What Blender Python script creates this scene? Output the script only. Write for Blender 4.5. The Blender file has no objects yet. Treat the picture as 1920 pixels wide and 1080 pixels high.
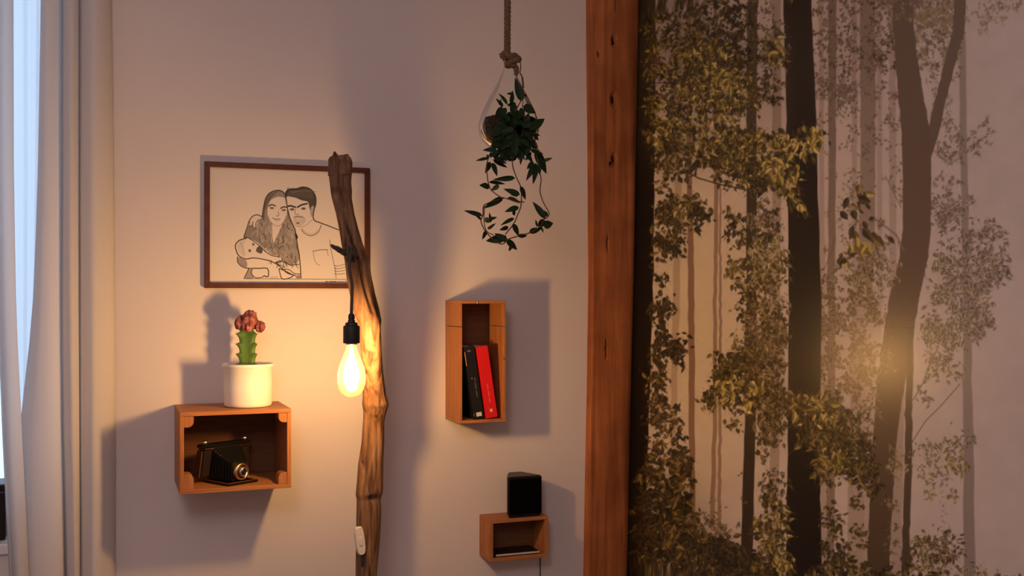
import bpy, bmesh, math, random
import numpy as np
from mathutils import Vector, noise as mnoise

random.seed(7)
rng = np.random.default_rng(7)
S = bpy.context.scene
COL = S.collection

# ------------------------------------------------------------------ camera
FPX = 2000.0                       # focal length in pixels of a 1920 wide frame
YAW = math.radians(20.8)           # camera looks this far to the right of the back wall's normal
HOR = 560.0                        # image row of the horizon
CAMZ = 1.45
SY, CY = math.sin(YAW), math.cos(YAW)
D = 2.65                           # distance of the back wall
cam_d = bpy.data.cameras.new('camera')
cam_d.sensor_width = 36.0
cam_d.lens = 36.0 * FPX / 1920.0
cam_d.shift_y = (HOR - 540.0) / 1920.0
cam_d.clip_start = 0.02
cam = bpy.data.objects.new('camera', cam_d)
cam.location = (0, 0, CAMZ)
cam.rotation_euler = (math.pi / 2, 0, -YAW)
COL.objects.link(cam)
S.camera = cam

# ------------------------------------------------------------------ world, exposure
world = bpy.data.worlds.new('dusk')
S.world = world
world.use_nodes = True
bgn = world.node_tree.nodes['Background']
bgn.inputs[0].default_value = (0.56, 0.72, 1.0, 1)
bgn.inputs[1].default_value = 1.7
S.view_settings.view_transform = 'Standard'
S.view_settings.look = 'None'
S.view_settings.exposure = 0.0
S.view_settings.gamma = 1.0
S.view_settings.use_curve_mapping = False
BULB_STRENGTH = 560.0
BULB_COLOR = (1.0, 0.55, 0.21)
# added unseen globe lamp behind the camera, supplies the room's ambient light
FILL_LAMP = (-0.25, 0.15, 2.15)
FILL_LAMP_R = 0.24
FILL_LAMP_COLOR = (1.0, 0.80, 0.82)
FILL_LAMP_STRENGTH = 12.3


# ------------------------------------------------------------------ measuring helpers
def W(px, py, y):
    """world point on the plane Y = y seen at a pixel of the photograph"""
    u = (px - 960.0) / FPX
    v = (HOR - py) / FPX
    dx, dy = SY + u * CY, CY - u * SY
    t = y / dy
    return Vector((dx * t, y, CAMZ + v * t))


def to_px(x, y, z):
    """inverse of W, on arrays"""
    d = y * CY + x * SY
    r = x * CY - y * SY
    return 960.0 + FPX * r / d, HOR - FPX * (z - CAMZ) / d


def pxm(y, px=700):
    """metres per pixel at plane y near column px"""
    return (W(px, 500, y) - W(px, 501, y)).length


# ------------------------------------------------------------------ materials
def mat(name, base=(0.8, 0.8, 0.8), rough=0.6, spec=0.4, metal=0.0):
    m = bpy.data.materials.new(name)
    m.use_nodes = True
    b = m.node_tree.nodes['Principled BSDF']
    b.inputs['Base Color'].default_value = (*base, 1)
    b.inputs['Roughness'].default_value = rough
    b.inputs['Metallic'].default_value = metal
    b.inputs['Specular IOR Level'].default_value = spec
    return m


def nd(m, kind, **kw):
    n = m.node_tree.nodes.new(kind)
    for k, v in kw.items():
        setattr(n, k, v)
    return n


def lk(m, a, b):
    m.node_tree.links.new(a, b)


def ramp(m, fac, stops):
    r = nd(m, 'ShaderNodeValToRGB')
    e = r.color_ramp.elements
    while len(e) < len(stops):
        e.new(0.5)
    for el, (p, c) in zip(e, stops):
        el.position = p
        el.color = (*c, 1)
    lk(m, fac, r.inputs[0])
    return r


def noisy(m, stretch, scale, stops, bump=0.0, detail=6.0, dist=0.0, bdist=0.002):
    tc = nd(m, 'ShaderNodeTexCoord')
    mp = nd(m, 'ShaderNodeMapping')
    mp.inputs['Scale'].default_value = stretch
    lk(m, tc.outputs['Object'], mp.inputs['Vector'])
    n = nd(m, 'ShaderNodeTexNoise')
    n.inputs['Scale'].default_value = scale
    n.inputs['Detail'].default_value = detail
    n.inputs['Roughness'].default_value = 0.6
    n.inputs['Distortion'].default_value = dist
    lk(m, mp.outputs[0], n.inputs['Vector'])
    b = m.node_tree.nodes['Principled BSDF']
    r = ramp(m, n.outputs['Fac'], stops)
    lk(m, r.outputs[0], b.inputs['Base Color'])
    if bump:
        bp = nd(m, 'ShaderNodeBump')
        bp.inputs['Strength'].default_value = bump
        bp.inputs['Distance'].default_value = bdist
        lk(m, n.outputs['Fac'], bp.inputs['Height'])
        lk(m, bp.outputs[0], b.inputs['Normal'])
    return r


def m_wood(name, c0, c1, stretch=(6, 6, 60), scale=3.0, rough=0.55, bump=0.15):
    m = mat(name, c0, rough, 0.3)
    noisy(m, stretch, scale, [(0.28, c0), (0.72, c1)], bump, dist=0.6)
    return m


M = {}
M['plaster'] = mat('plaster', rough=0.9, spec=0.15)
noisy(M['plaster'], (1, 1, 1), 3.0, [(0.3, (0.72, 0.655, 0.625)), (0.7, (0.755, 0.695, 0.665))], 0.0)
_t = nd(M['plaster'], 'ShaderNodeTexNoise')
_t.inputs['Scale'].default_value = 55
_t.inputs['Detail'].default_value = 5
_b = nd(M['plaster'], 'ShaderNodeBump')
_b.inputs['Strength'].default_value = 0.12
_b.inputs['Distance'].default_value = 0.004
_tc = nd(M['plaster'], 'ShaderNodeTexCoord')
lk(M['plaster'], _tc.outputs['Object'], _t.inputs['Vector'])
lk(M['plaster'], _t.outputs['Fac'], _b.inputs['Height'])
lk(M['plaster'], _b.outputs[0], M['plaster'].node_tree.nodes['Principled BSDF'].inputs['Normal'])
M['floor'] = m_wood('floor_wood', (0.16, 0.09, 0.05), (0.28, 0.17, 0.09), (20, 1.5, 1), 2.0)
M['white_paint'] = mat('white_paint', (0.78, 0.78, 0.77), 0.35, 0.4)
M['crate_x'] = m_wood('crate_wood_x', (0.30, 0.115, 0.036), (0.50, 0.205, 0.07), (4, 55, 55), 2.2)
M['crate_y'] = m_wood('crate_wood_y', (0.28, 0.105, 0.034), (0.48, 0.19, 0.065), (55, 4, 55), 2.2)
M['crate_z'] = m_wood('crate_wood_z', (0.29, 0.11, 0.034), (0.49, 0.20, 0.066), (55, 55, 4), 2.2)
M['crate_back'] = m_wood('crate_back_shaded_wood', (0.11, 0.045, 0.016), (0.18, 0.075, 0.027), (4, 55, 40), 2.2)  # back boards coloured darker to deepen the shade inside the boxes
M['frame_wood'] = m_wood('frame_wood', (0.075, 0.02, 0.009), (0.13, 0.036, 0.014), (30, 30, 30), 1.5, 0.4)
M['black_plastic'] = mat('black_plastic', (0.006, 0.005, 0.005), 0.4, 0.35)
M['black_cloth'] = mat('black_cloth', (0.002, 0.002, 0.002), 0.95, 0.03)
M['socket_black'] = mat('socket_black', (0.016, 0.012, 0.010), 0.5, 0.4)
M['cord'] = mat('cord_fabric', (0.10, 0.075, 0.06), 0.9, 0.1)
M['switch'] = mat('switch_plastic', (0.74, 0.68, 0.60), 0.4, 0.4)
M['metal'] = mat('metal', (0.62, 0.55, 0.48), 0.28, 0.5, 1.0)
M['silver'] = mat('silver_trim', (0.55, 0.50, 0.46), 0.45, 0.5)
M['brass'] = mat('brass', (0.60, 0.40, 0.22), 0.3, 0.5, 1.0)
M['leather'] = mat('camera_leather', (0.020, 0.014, 0.011), 0.45, 0.5)
noisy(M['leather'], (1, 1, 1), 420, [(0.3, (0.008, 0.006, 0.005)), (0.7, (0.026, 0.015, 0.010))], 0.5, bdist=0.001)
M['bellows'] = mat('bellows_cloth', (0.0035, 0.003, 0.0025), 0.75, 0.12)
M['dark_glass'] = mat('lens_glass', (0.01, 0.008, 0.012), 0.06, 0.8)
M['pot'] = mat('pot_ceramic', (0.83, 0.80, 0.74), 0.35, 0.4)
M['soil'] = mat('soil', rough=0.95, spec=0.1)
noisy(M['soil'], (1, 1, 1), 160, [(0.35, (0.012, 0.007, 0.005)), (0.7, (0.065, 0.042, 0.028))], 0.8, bdist=0.004)
M['cactus'] = mat('cactus_skin', rough=0.5, spec=0.3)
noisy(M['cactus'], (1, 1, 1), 45, [(0.3, (0.055, 0.12, 0.022)), (0.7, (0.11, 0.21, 0.04))], 0.1)
M['scion'] = mat('cactus_head', rough=0.6, spec=0.2)
noisy(M['scion'], (1, 1, 1), 70, [(0.35, (0.13, 0.018, 0.022)), (0.65, (0.42, 0.17, 0.15))], 0.3)
M['rope'] = mat('jute_rope', rough=0.95, spec=0.1)
noisy(M['rope'], (1, 1, 1), 260, [(0.3, (0.09, 0.055, 0.03)), (0.7, (0.20, 0.13, 0.075))], 0.6)
M['leaf'] = mat('ivy_leaf', rough=0.6, spec=0.2)
noisy(M['leaf'], (1, 1, 1), 30, [(0.3, (0.006, 0.017, 0.005)), (0.7, (0.012, 0.032, 0.008))], 0.0)
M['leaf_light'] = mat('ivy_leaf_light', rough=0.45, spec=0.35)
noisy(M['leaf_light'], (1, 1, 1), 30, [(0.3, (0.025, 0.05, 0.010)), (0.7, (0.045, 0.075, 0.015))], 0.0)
M['stem'] = mat('ivy_stem', (0.085, 0.035, 0.018), 0.6, 0.3)
M['book_black'] = mat('book_black', (0.010, 0.009, 0.009), 0.35, 0.4)
M['book_red'] = mat('book_red', (0.66, 0.010, 0.012), 0.4, 0.4)
M['paper'] = mat('paper', (0.62, 0.55, 0.44), 0.9, 0.1)
M['spine_pale'] = mat('spine_print_pale', (0.62, 0.58, 0.50), 0.6, 0.2)
M['spine_grey'] = mat('spine_print_grey', (0.16, 0.14, 0.12), 0.6, 0.2)
M['spine_orange'] = mat('spine_print_orange', (0.60, 0.25, 0.06), 0.6, 0.2)
M['spine_rose'] = mat('spine_print_rose', (0.80, 0.12, 0.11), 0.6, 0.2)

# post
M['post'] = mat('old_timber', rough=0.6, spec=0.3)
noisy(M['post'], (26, 26, 1.6), 1.6, [(0.22, (0.20, 0.060, 0.018)), (0.5, (0.40, 0.135, 0.042)), (0.8, (0.60, 0.225, 0.075))], 0.25, dist=0.5)

m = M['post']
_tc = nd(m, 'ShaderNodeTexCoord')
_n = nd(m, 'ShaderNodeTexNoise')
_n.inputs['Scale'].default_value = 7.0
_n.inputs['Detail'].default_value = 5
lk(m, _tc.outputs['Object'], _n.inputs['Vector'])
_r = ramp(m, _n.outputs['Fac'], [(0.30, (0.62, 0.58, 0.55)), (0.68, (1.08, 1.05, 1.0))])
_x = nd(m, 'ShaderNodeMix')
_x.data_type = 'RGBA'
_x.blend_type = 'MULTIPLY'
_x.inputs[0].default_value = 1.0
_bs = m.node_tree.nodes['Principled BSDF']
lk(m, _bs.inputs['Base Color'].links[0].from_socket, _x.inputs[6])
lk(m, _r.outputs[0], _x.inputs[7])
lk(m, _x.outputs[2], _bs.inputs['Base Color'])
M['hole'] = mat('hole_shade', (0.012, 0.006, 0.004), 0.95, 0.05)

# driftwood
m = M['drift'] = mat('driftwood', rough=0.6, spec=0.3)
tc = nd(m, 'ShaderNodeTexCoord')
mp = nd(m, 'ShaderNodeMapping')
mp.inputs['Scale'].default_value = (38, 38, 4.5)
lk(m, tc.outputs['Object'], mp.inputs['Vector'])
n1 = nd(m, 'ShaderNodeTexNoise')
n1.inputs['Scale'].default_value = 2.2
n1.inputs['Detail'].default_value = 7
n1.inputs['Distortion'].default_value = 0.8
lk(m, mp.outputs[0], n1.inputs['Vector'])
r1 = ramp(m, n1.outputs['Fac'], [(0.30, (0.050, 0.022, 0.010)), (0.46, (0.175, 0.088, 0.043)), (0.72, (0.35, 0.20, 0.108))])
at = nd(m, 'ShaderNodeAttribute')
at.attribute_name = 'wood_tone'
mx = nd(m, 'ShaderNodeMix')
mx.data_type = 'RGBA'
mx.blend_type = 'MULTIPLY'
mx.inputs[0].default_value = 1.0
lk(m, r1.outputs[0], mx.inputs[6])
lk(m, at.outputs['Color'], mx.inputs[7])
bs = m.node_tree.nodes['Principled BSDF']
lk(m, mx.outputs[2], bs.inputs['Base Color'])
bp = nd(m, 'ShaderNodeBump')
bp.inputs['Strength'].default_value = 0.5
bp.inputs['Distance'].default_value = 0.003
lk(m, n1.outputs['Fac'], bp.inputs['Height'])
lk(m, bp.outputs[0], bs.inputs['Normal'])
M['twig'] = mat('weathered_twig', rough=0.8, spec=0.2)
noisy(M['twig'], (40, 40, 40), 2, [(0.3, (0.05, 0.04, 0.035)), (0.7, (0.15, 0.12, 0.10))], 0.4)


def m_attr(name, rough, spec):
    m = mat(name, rough=rough, spec=spec)
    a = nd(m, 'ShaderNodeAttribute')
    a.attribute_name = 'print'
    lk(m, a.outputs['Color'], m.node_tree.nodes['Principled BSDF'].inputs['Base Color'])
    return m


M['mural'] = m_attr('mural_print', 0.28, 0.36)
M['drawing'] = m_attr('drawing_print', 0.8, 0.2)

# curtain: woven cloth, part of the light passes through
m = M['curtain'] = bpy.data.materials.new('curtain_cloth')
m.use_nodes = True
nt = m.node_tree
nt.nodes.remove(nt.nodes['Principled BSDF'])
dif = nd(m, 'ShaderNodeBsdfDiffuse')
dif.inputs[0].default_value = (0.82, 0.79, 0.78, 1)
trl = nd(m, 'ShaderNodeBsdfTranslucent')
trl.inputs[0].default_value = (0.74, 0.74, 0.74, 1)
mxs = nd(m, 'ShaderNodeMixShader')
mxs.inputs[0].default_value = 0.28
lk(m, dif.outputs[0], mxs.inputs[1])
lk(m, trl.outputs[0], mxs.inputs[2])
wv = nd(m, 'ShaderNodeTexNoise')
wv.inputs['Scale'].default_value = 300
tc = nd(m, 'ShaderNodeTexCoord')
lk(m, tc.outputs['Object'], wv.inputs['Vector'])
bp = nd(m, 'ShaderNodeBump')
bp.inputs['Strength'].default_value = 0.1
bp.inputs['Distance'].default_value = 0.001
lk(m, wv.outputs['Fac'], bp.inputs['Height'])
lk(m, bp.outputs[0], dif.inputs['Normal'])
lk(m, mxs.outputs[0], nt.nodes['Material Output'].inputs[0])

M['curtain_thin'] = m.copy()
M['curtain_thin'].name = 'curtain_cloth_single'
for _n in M['curtain_thin'].node_tree.nodes:
    if _n.type == 'MIX_SHADER':
        _n.inputs[0].default_value = 0.5
# sheer: thin voile that lets most light through
m = M['sheer'] = bpy.data.materials.new('sheer_voile')
m.use_nodes = True
nt = m.node_tree
nt.nodes.remove(nt.nodes['Principled BSDF'])
tra = nd(m, 'ShaderNodeBsdfTransparent')
tra.inputs[0].default_value = (0.93, 0.95, 0.97, 1)
trl = nd(m, 'ShaderNodeBsdfTranslucent')
trl.inputs[0].default_value = (0.85, 0.86, 0.88, 1)
mxs = nd(m, 'ShaderNodeMixShader')
mxs.inputs[0].default_value = 0.62
lk(m, tra.outputs[0], mxs.inputs[1])
lk(m, trl.outputs[0], mxs.inputs[2])
lk(m, mxs.outputs[0], nt.nodes['Material Output'].inputs[0])


def m_thin_glass(name, tint=(1, 1, 1), haze=0.0, haze_col=(1, 1, 1), ior=1.45):
    m = bpy.data.materials.new(name)
    m.use_nodes = True
    nt = m.node_tree
    nt.nodes.remove(nt.nodes['Principled BSDF'])
    tr = nd(m, 'ShaderNodeBsdfTransparent')
    tr.inputs[0].default_value = (*tint, 1)
    gl = nd(m, 'ShaderNodeBsdfGlossy')
    gl.inputs['Roughness'].default_value = 0.03
    fr = nd(m, 'ShaderNodeFresnel')
    fr.inputs[0].default_value = ior
    mx = nd(m, 'ShaderNodeMixShader')
    lk(m, fr.outputs[0], mx.inputs[0])
    lk(m, tr.outputs[0], mx.inputs[1])
    lk(m, gl.outputs[0], mx.inputs[2])
    out = mx
    if haze:
        tl = nd(m, 'ShaderNodeBsdfTranslucent')
        tl.inputs[0].default_value = (*haze_col, 1)
        m2 = nd(m, 'ShaderNodeMixShader')
        m2.inputs[0].default_value = haze
        lk(m, mx.outputs[0], m2.inputs[1])
        lk(m, tl.outputs[0], m2.inputs[2])
        out = m2
    lk(m, out.outputs[0], nt.nodes['Material Output'].inputs[0])
    return m


M['glass'] = m_thin_glass('thin_glass', (0.97, 0.98, 0.97), ior=1.16)
M['bulb_glass'] = m_thin_glass('bulb_glass', (1, 0.95, 0.82), 0.022, (1.0, 0.88, 0.42))
m = M['filament'] = bpy.data.materials.new('glowing_filament')
m.use_nodes = True
m.node_tree.nodes.remove(m.node_tree.nodes['Principled BSDF'])
em = nd(m, 'ShaderNodeEmission')
em.inputs[0].default_value = (*BULB_COLOR, 1)
em.inputs[1].default_value = BULB_STRENGTH
lk(m, em.outputs[0], m.node_tree.nodes['Material Output'].inputs[0])
m = M['fill_glow'] = bpy.data.materials.new('fill_emission')
m.use_nodes = True
m.node_tree.nodes.remove(m.node_tree.nodes['Principled BSDF'])
em = nd(m, 'ShaderNodeEmission')
em.inputs[0].default_value = (*FILL_LAMP_COLOR, 1)
em.inputs[1].default_value = FILL_LAMP_STRENGTH
lk(m, em.outputs[0], m.node_tree.nodes['Material Output'].inputs[0])


# ------------------------------------------------------------------ object helpers
def root_loc(o):
    p = Vector((0, 0, 0))
    while o is not None:
        p += o.location
        o = o.parent
    return p


def mesh_obj(name, verts, faces, material, parent=None, base=None, smooth=False):
    """link one mesh; verts are world coordinates"""
    off = root_loc(parent) if parent is not None else Vector(base or (0, 0, 0))
    me = bpy.data.meshes.new(name)
    me.from_pydata([tuple(Vector(v) - off) for v in verts], [], faces)
    me.materials.append(material)
    if smooth:
        me.polygons.foreach_set('use_smooth', [True] * len(me.polygons))
    me.update()
    o = bpy.data.objects.new(name, me)
    if parent is not None:
        o.parent = parent
    else:
        o.location = off
    COL.objects.link(o)
    return o


def from_bm(name, bm, material, parent=None, base=None, smooth=False):
    off = root_loc(parent) if parent is not None else Vector(base or (0, 0, 0))
    bmesh.ops.translate(bm, verts=bm.verts, vec=-off)
    bmesh.ops.recalc_face_normals(bm, faces=bm.faces)
    me = bpy.data.meshes.new(name)
    bm.to_mesh(me)
    bm.free()
    me.materials.append(material)
    if smooth:
        me.polygons.foreach_set('use_smooth', [True] * len(me.polygons))
    o = bpy.data.objects.new(name, me)
    if parent is not None:
        o.parent = parent
    else:
        o.location = off
    COL.objects.link(o)
    return o


def thing(name, label, cat, loc, group=None):
    o = bpy.data.objects.new(name, None)
    o.empty_display_size = 0.05
    o.location = loc
    COL.objects.link(o)
    return tag(o, label, cat, group)


def tag(o, label, cat, group=None):
    o['label'] = label
    o['category'] = cat
    if group:
        o['group'] = group
    return o


def structure(o):
    o['kind'] = 'structure'
    return o


def bm_box(bm, lo, hi):
    lo, hi = [min(a, b) for a, b in zip(lo, hi)], [max(a, b) for a, b in zip(lo, hi)]
    r = bmesh.ops.create_cube(bm, size=1.0)
    for v in r['verts']:
        v.co = Vector([lo[i] + (v.co[i] + 0.5) * (hi[i] - lo[i]) for i in range(3)])
    return r['verts']


def box(name, lo, hi, material, parent=None, bevel=0.0012, base=None, seg=2):
    bm = bmesh.new()
    bm_box(bm, lo, hi)
    if bevel:
        bmesh.ops.bevel(bm, geom=list(bm.edges), offset=bevel, segments=seg, affect='EDGES', profile=0.6)
    return from_bm(name, bm, material, parent, base)


def boxes(name, lst, material, parent=None, base=None):
    bm = bmesh.new()
    for lo, hi in lst:
        bm_box(bm, lo, hi)
    return from_bm(name, bm, material, parent, base)


def catmull(pts, n):
    pts = [np.array(p, float) for p in pts]
    P = [2 * pts[0] - pts[1]] + pts + [2 * pts[-1] - pts[-2]]
    out = []
    for i in range(1, len(P) - 2):
        for k in range(n):
            t = k / n
            a, b, c, d = P[i - 1], P[i], P[i + 1], P[i + 2]
            out.append(0.5 * (2 * b + (c - a) * t + (2 * a - 5 * b + 4 * c - d) * t * t + (3 * b - a - 3 * c + d) * t ** 3))
    out.append(pts[-1])
    return out


def tube_geo(pts, radii, sides=8, caps=True):
    pts = [Vector(p) for p in pts]
    n = len(pts)
    if not hasattr(radii, '__len__'):
        radii = [radii] * n
    verts, faces = [], []
    t0 = (pts[1] - pts[0]).normalized()
    up = Vector((0, 0, 1)) if abs(t0.z) < 0.9 else Vector((1, 0, 0))
    nrm = (up - t0 * up.dot(t0)).normalized()
    for i in range(n):
        t = (pts[min(i + 1, n - 1)] - pts[max(i - 1, 0)])
        t = t.normalized() if t.length > 1e-9 else t0
        nrm = (nrm - t * nrm.dot(t)).normalized()
        bn = t.cross(nrm)
        for k in range(sides):
            a = 2 * math.pi * k / sides
            verts.append(pts[i] + (nrm * math.cos(a) + bn * math.sin(a)) * radii[i])
    for i in range(n - 1):
        for k in range(sides):
            k2 = (k + 1) % sides
            faces.append((i * sides + k, i * sides + k2, (i + 1) * sides + k2, (i + 1) * sides + k))
    if caps:
        faces.append(tuple(range(sides))[::-1])
        faces.append(tuple((n - 1) * sides + k for k in range(sides)))
    return verts, faces


def join_geo(gs):
    V, F = [], []
    for v, f in gs:
        o = len(V)
        V += list(v)
        F += [tuple(i + o for i in q) for q in f]
    return V, F


def tube(name, pts, radii, material, parent=None, sides=8, base=None):
    v, f = tube_geo(pts, radii, sides)
    return mesh_obj(name, v, f, material, parent, base, smooth=True)


def lathe_geo(profile, c, n=40, axis=None, close=False):
    """profile of (r, h) turned about an axis through c (default +Z)"""
    c = Vector(c)
    ax = Vector(axis or (0, 0, 1)).normalized()
    u = ax.orthogonal().normalized() if abs(ax.z) < 0.999 else Vector((1, 0, 0))
    w = ax.cross(u)
    V, F = [], []
    for r, h in profile:
        for k in range(n):
            a = 2 * math.pi * k / n
            V.append(c + ax * h + (u * math.cos(a) + w * math.sin(a)) * max(r, 1e-5))
    for i in range(len(profile) - 1):
        for k in range(n):
            k2 = (k + 1) % n
            F.append((i * n + k, i * n + k2, (i + 1) * n + k2, (i + 1) * n + k))
    return V, F


def lathe(name, profile, c, material, parent=None, n=40, axis=None, base=None, smooth=True):
    v, f = lathe_geo(profile, c, n, axis)
    o = mesh_obj(name, v, f, material, parent, base, smooth)
    return o


def sharp(o, deg=40):
    me = o.data
    bm = bmesh.new()
    bm.from_mesh(me)
    for e in bm.edges:
        if len(e.link_faces) == 2 and e.calc_face_angle(0) > math.radians(deg):
            e.smooth = False
    bm.to_mesh(me)
    bm.free()
    return o


def prism(name, outline, y0, y1, material, parent=None, base=None, bevel=0.0):
    """outline of (x, z) extruded along Y"""
    bm = bmesh.new()
    a = [bm.verts.new((x, y0, z)) for x, z in outline]
    b = [bm.verts.new((x, y1, z)) for x, z in outline]
    n = len(a)
    bm.faces.new(a)
    bm.faces.new(b[::-1])
    for i in range(n):
        bm.faces.new((a[i], b[i], b[(i + 1) % n], a[(i + 1) % n]))
    if bevel:
        bmesh.ops.bevel(bm, geom=list(bm.edges), offset=bevel, segments=2, affect='EDGES')
    return from_bm(name, bm, material, parent, base)


# ------------------------------------------------------------------ painting helpers (flat prints)
class Canvas:
    def __init__(self, x0, y0, x1, y1, k, col):
        self.x0, self.y0, self.k = x0, y0, k
        self.w, self.h = int((x1 - x0) * k), int((y1 - y0) * k)
        self.a = np.empty((self.h, self.w, 3), np.float32)
        self.a[:] = col

    def _box(self, x0, y0, x1, y1):
        ix0 = max(0, int((x0 - self.x0) * self.k) - 1)
        iy0 = max(0, int((y0 - self.y0) * self.k) - 1)
        ix1 = min(self.w, int((x1 - self.x0) * self.k) + 2)
        iy1 = min(self.h, int((y1 - self.y0) * self.k) + 2)
        if ix1 <= ix0 or iy1 <= iy0:
            return None
        X = (np.arange(ix0, ix1, dtype=np.float32) + 0.5) / self.k + self.x0
        Y = (np.arange(iy0, iy1, dtype=np.float32) + 0.5) / self.k + self.y0
        return ix0, iy0, ix1, iy1, X[None, :], Y[:, None]

    def _put(self, b, alpha, col):
        t = self.a[b[1]:b[3], b[0]:b[2]]
        al = alpha[..., None]
        t *= 1 - al
        t += al * np.asarray(col, np.float32)

    def leaf(self, x, y, L, w, ang, col, al=1.0, tone=0.0):
        ca, sa = math.cos(ang), math.sin(ang)
        ex, ey = x + ca * L, y + sa * L
        b = self._box(min(x, ex) - w, min(y, ey) - w, max(x, ex) + w, max(y, ey) + w)
        if b is None:
            return
        X, Y = b[4] - x, b[5] - y
        u = (X * ca + Y * sa) / L
        v = -X * sa + Y * ca
        hw = w * 0.5 * np.sin(np.pi * np.clip(u, 0, 1) ** 0.75) - np.abs(v)
        alpha = np.clip(hw * self.k + 0.5, 0, 1) * al
        side = 1.0 + tone * np.clip(v * 1.5, -1, 1)
        t = self.a[b[1]:b[3], b[0]:b[2]]
        t *= 1 - alpha[..., None]
        t += (alpha * side)[..., None] * np.asarray(col, np.float32)

    def strokes(self, pts, w, col, al=1.0, soft=0.5):
        for (xa, ya), (xb, yb) in zip(pts[:-1], pts[1:]):
            b = self._box(min(xa, xb) - w, min(ya, yb) - w, max(xa, xb) + w, max(ya, yb) + w)
            if b is None:
                continue
            dx, dy = xb - xa, yb - ya
            l2 = dx * dx + dy * dy + 1e-9
            t = np.clip(((b[4] - xa) * dx + (b[5] - ya) * dy) / l2, 0, 1)
            d = np.hypot(b[4] - xa - t * dx, b[5] - ya - t * dy)
            self._put(b, np.clip((w * 0.5 - d) * self.k / (2 * soft) + 0.5, 0, 1) * al, col)

    def poly(self, pts, col, al=1.0):
        P = np.array(pts, np.float32)
        b = self._box(P[:, 0].min(), P[:, 1].min(), P[:, 0].max(), P[:, 1].max())
        if b is None:
            return
        acc = np.zeros((b[3] - b[1], b[2] - b[0]), np.float32)
        for ox, oy in ((-.25, -.25), (.25, -.25), (-.25, .25), (.25, .25)):
            X, Y = b[4] + ox / self.k, b[5] + oy / self.k
            ins = np.zeros(acc.shape, bool)
            for i in range(len(P)):
                (xa, ya), (xb, yb) = P[i], P[(i + 1) % len(P)]
                if ya == yb:
                    continue
                c = ((ya > Y) != (yb > Y)) & (X < (xb - xa) * (Y - ya) / (yb - ya) + xa)
                ins ^= c
            acc += ins * 0.25
        self._put(b, acc * al, col)

    def trunk(self, rows, col, col2=None, al=1.0, soft=1.2):
        """rows of (y, left, right); colour runs from col to col2 downwards"""
        rows = np.array(rows, np.float32)
        b = self._box(rows[:, 1].min() - 3, rows[0, 0], rows[:, 2].max() + 3, rows[-1, 0])
        if b is None:
            return
        Y = b[5][:, 0]
        l = np.interp(Y, rows[:, 0], rows[:, 1])[:, None]
        r = np.interp(Y, rows[:, 0], rows[:, 2])[:, None]
        wob = np.interp(Y, np.linspace(rows[0, 0], rows[-1, 0], 60), rng.normal(0, 0.7, 60))[:, None]
        al_ = np.clip((b[4] - l - wob) / soft + 0.5, 0, 1) * np.clip((r + wob - b[4]) / soft + 0.5, 0, 1) * al
        al_ = al_ * ((b[5] >= rows[0, 0]) & (b[5] <= rows[-1, 0]))
        c = np.array(col, np.float32)
        c2 = np.array(col2 if col2 is not None else col, np.float32)
        t = np.clip((Y - rows[0, 0]) / (rows[-1, 0] - rows[0, 0]), 0, 1)[:, None, None]
        cc = c * (1 - t) + c2 * t
        g = self.a[b[1]:b[3], b[0]:b[2]]
        g *= 1 - al_[..., None]
        g += al_[..., None] * cc

    def sample(self, px, py):
        fx = np.clip((px - self.x0) * self.k - 0.5, 0, self.w - 1.001)
        fy = np.clip((py - self.y0) * self.k - 0.5, 0, self.h - 1.001)
        ix, iy = fx.astype(int), fy.astype(int)
        tx, ty = (fx - ix)[..., None], (fy - iy)[..., None]
        a = self.a
        return (a[iy, ix] * (1 - tx) + a[iy, ix + 1] * tx) * (1 - ty) + (a[iy + 1, ix] * (1 - tx) + a[iy + 1, ix + 1] * tx) * ty


def print_grid(name, P, canvas, material, parent=None, base=None):
    """P: rows x cols x 3 array of points of a flat sheet, coloured from the canvas"""
    nr, nc = P.shape[:2]
    px, py = to_px(P[..., 0], P[..., 1], P[..., 2])
    colr = canvas.sample(px, py).reshape(-1, 3)
    off = np.array(root_loc(parent) if parent is not None else (base or (0, 0, 0)))
    me = bpy.data.meshes.new(name)
    V = (P.reshape(-1, 3) - off).astype(np.float32)
    idx = np.arange(nr * nc).reshape(nr, nc)
    q = np.stack([idx[:-1, :-1], idx[:-1, 1:], idx[1:, 1:], idx[1:, :-1]], -1).reshape(-1, 4)
    me.vertices.add(len(V))
    me.vertices.foreach_set('co', V.ravel())
    me.loops.add(q.size)
    me.loops.foreach_set('vertex_index', q.ravel().astype(np.int32))
    me.polygons.add(len(q))
    me.polygons.foreach_set('loop_start', np.arange(0, q.size, 4, dtype=np.int32))
    me.update(calc_edges=True)
    ca = me.color_attributes.new('print', 'FLOAT_COLOR', 'POINT')
    ca.data.foreach_set('color', np.concatenate([colr, np.ones((len(colr), 1))], 1).astype(np.float32).ravel())
    me.materials.append(material)
    o = bpy.data.objects.new(name, me)
    if parent is not None:
        o.parent = parent
    else:
        o.location = off
    COL.objects.link(o)
    return o


# ================================================================== the room
CEIL = 2.62
XL, YB = -1.8, -1.6                      # left wall, rear end of the room
CX = 1.375                              # corner of back wall and mural wall
TILT = math.tan(math.radians(16.5))      # the mural wall opens outwards by 16.5 degrees
WX0, WX1, WZ0, WZ1 = -1.25, -0.115, 0.90, 2.42   # window opening in the back wall


def corner_x(z):
    """the old wall is not quite plumb"""
    return CX + (z - 2.1) * 0.025


def mural_pt(s, z, off=0.0):
    """s metres along Y from the corner; off moves off the wall into the room"""
    n = Vector((-1, -TILT, 0)).normalized()
    return Vector((corner_x(z) + TILT * s, D - s, z)) + n * off


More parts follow.
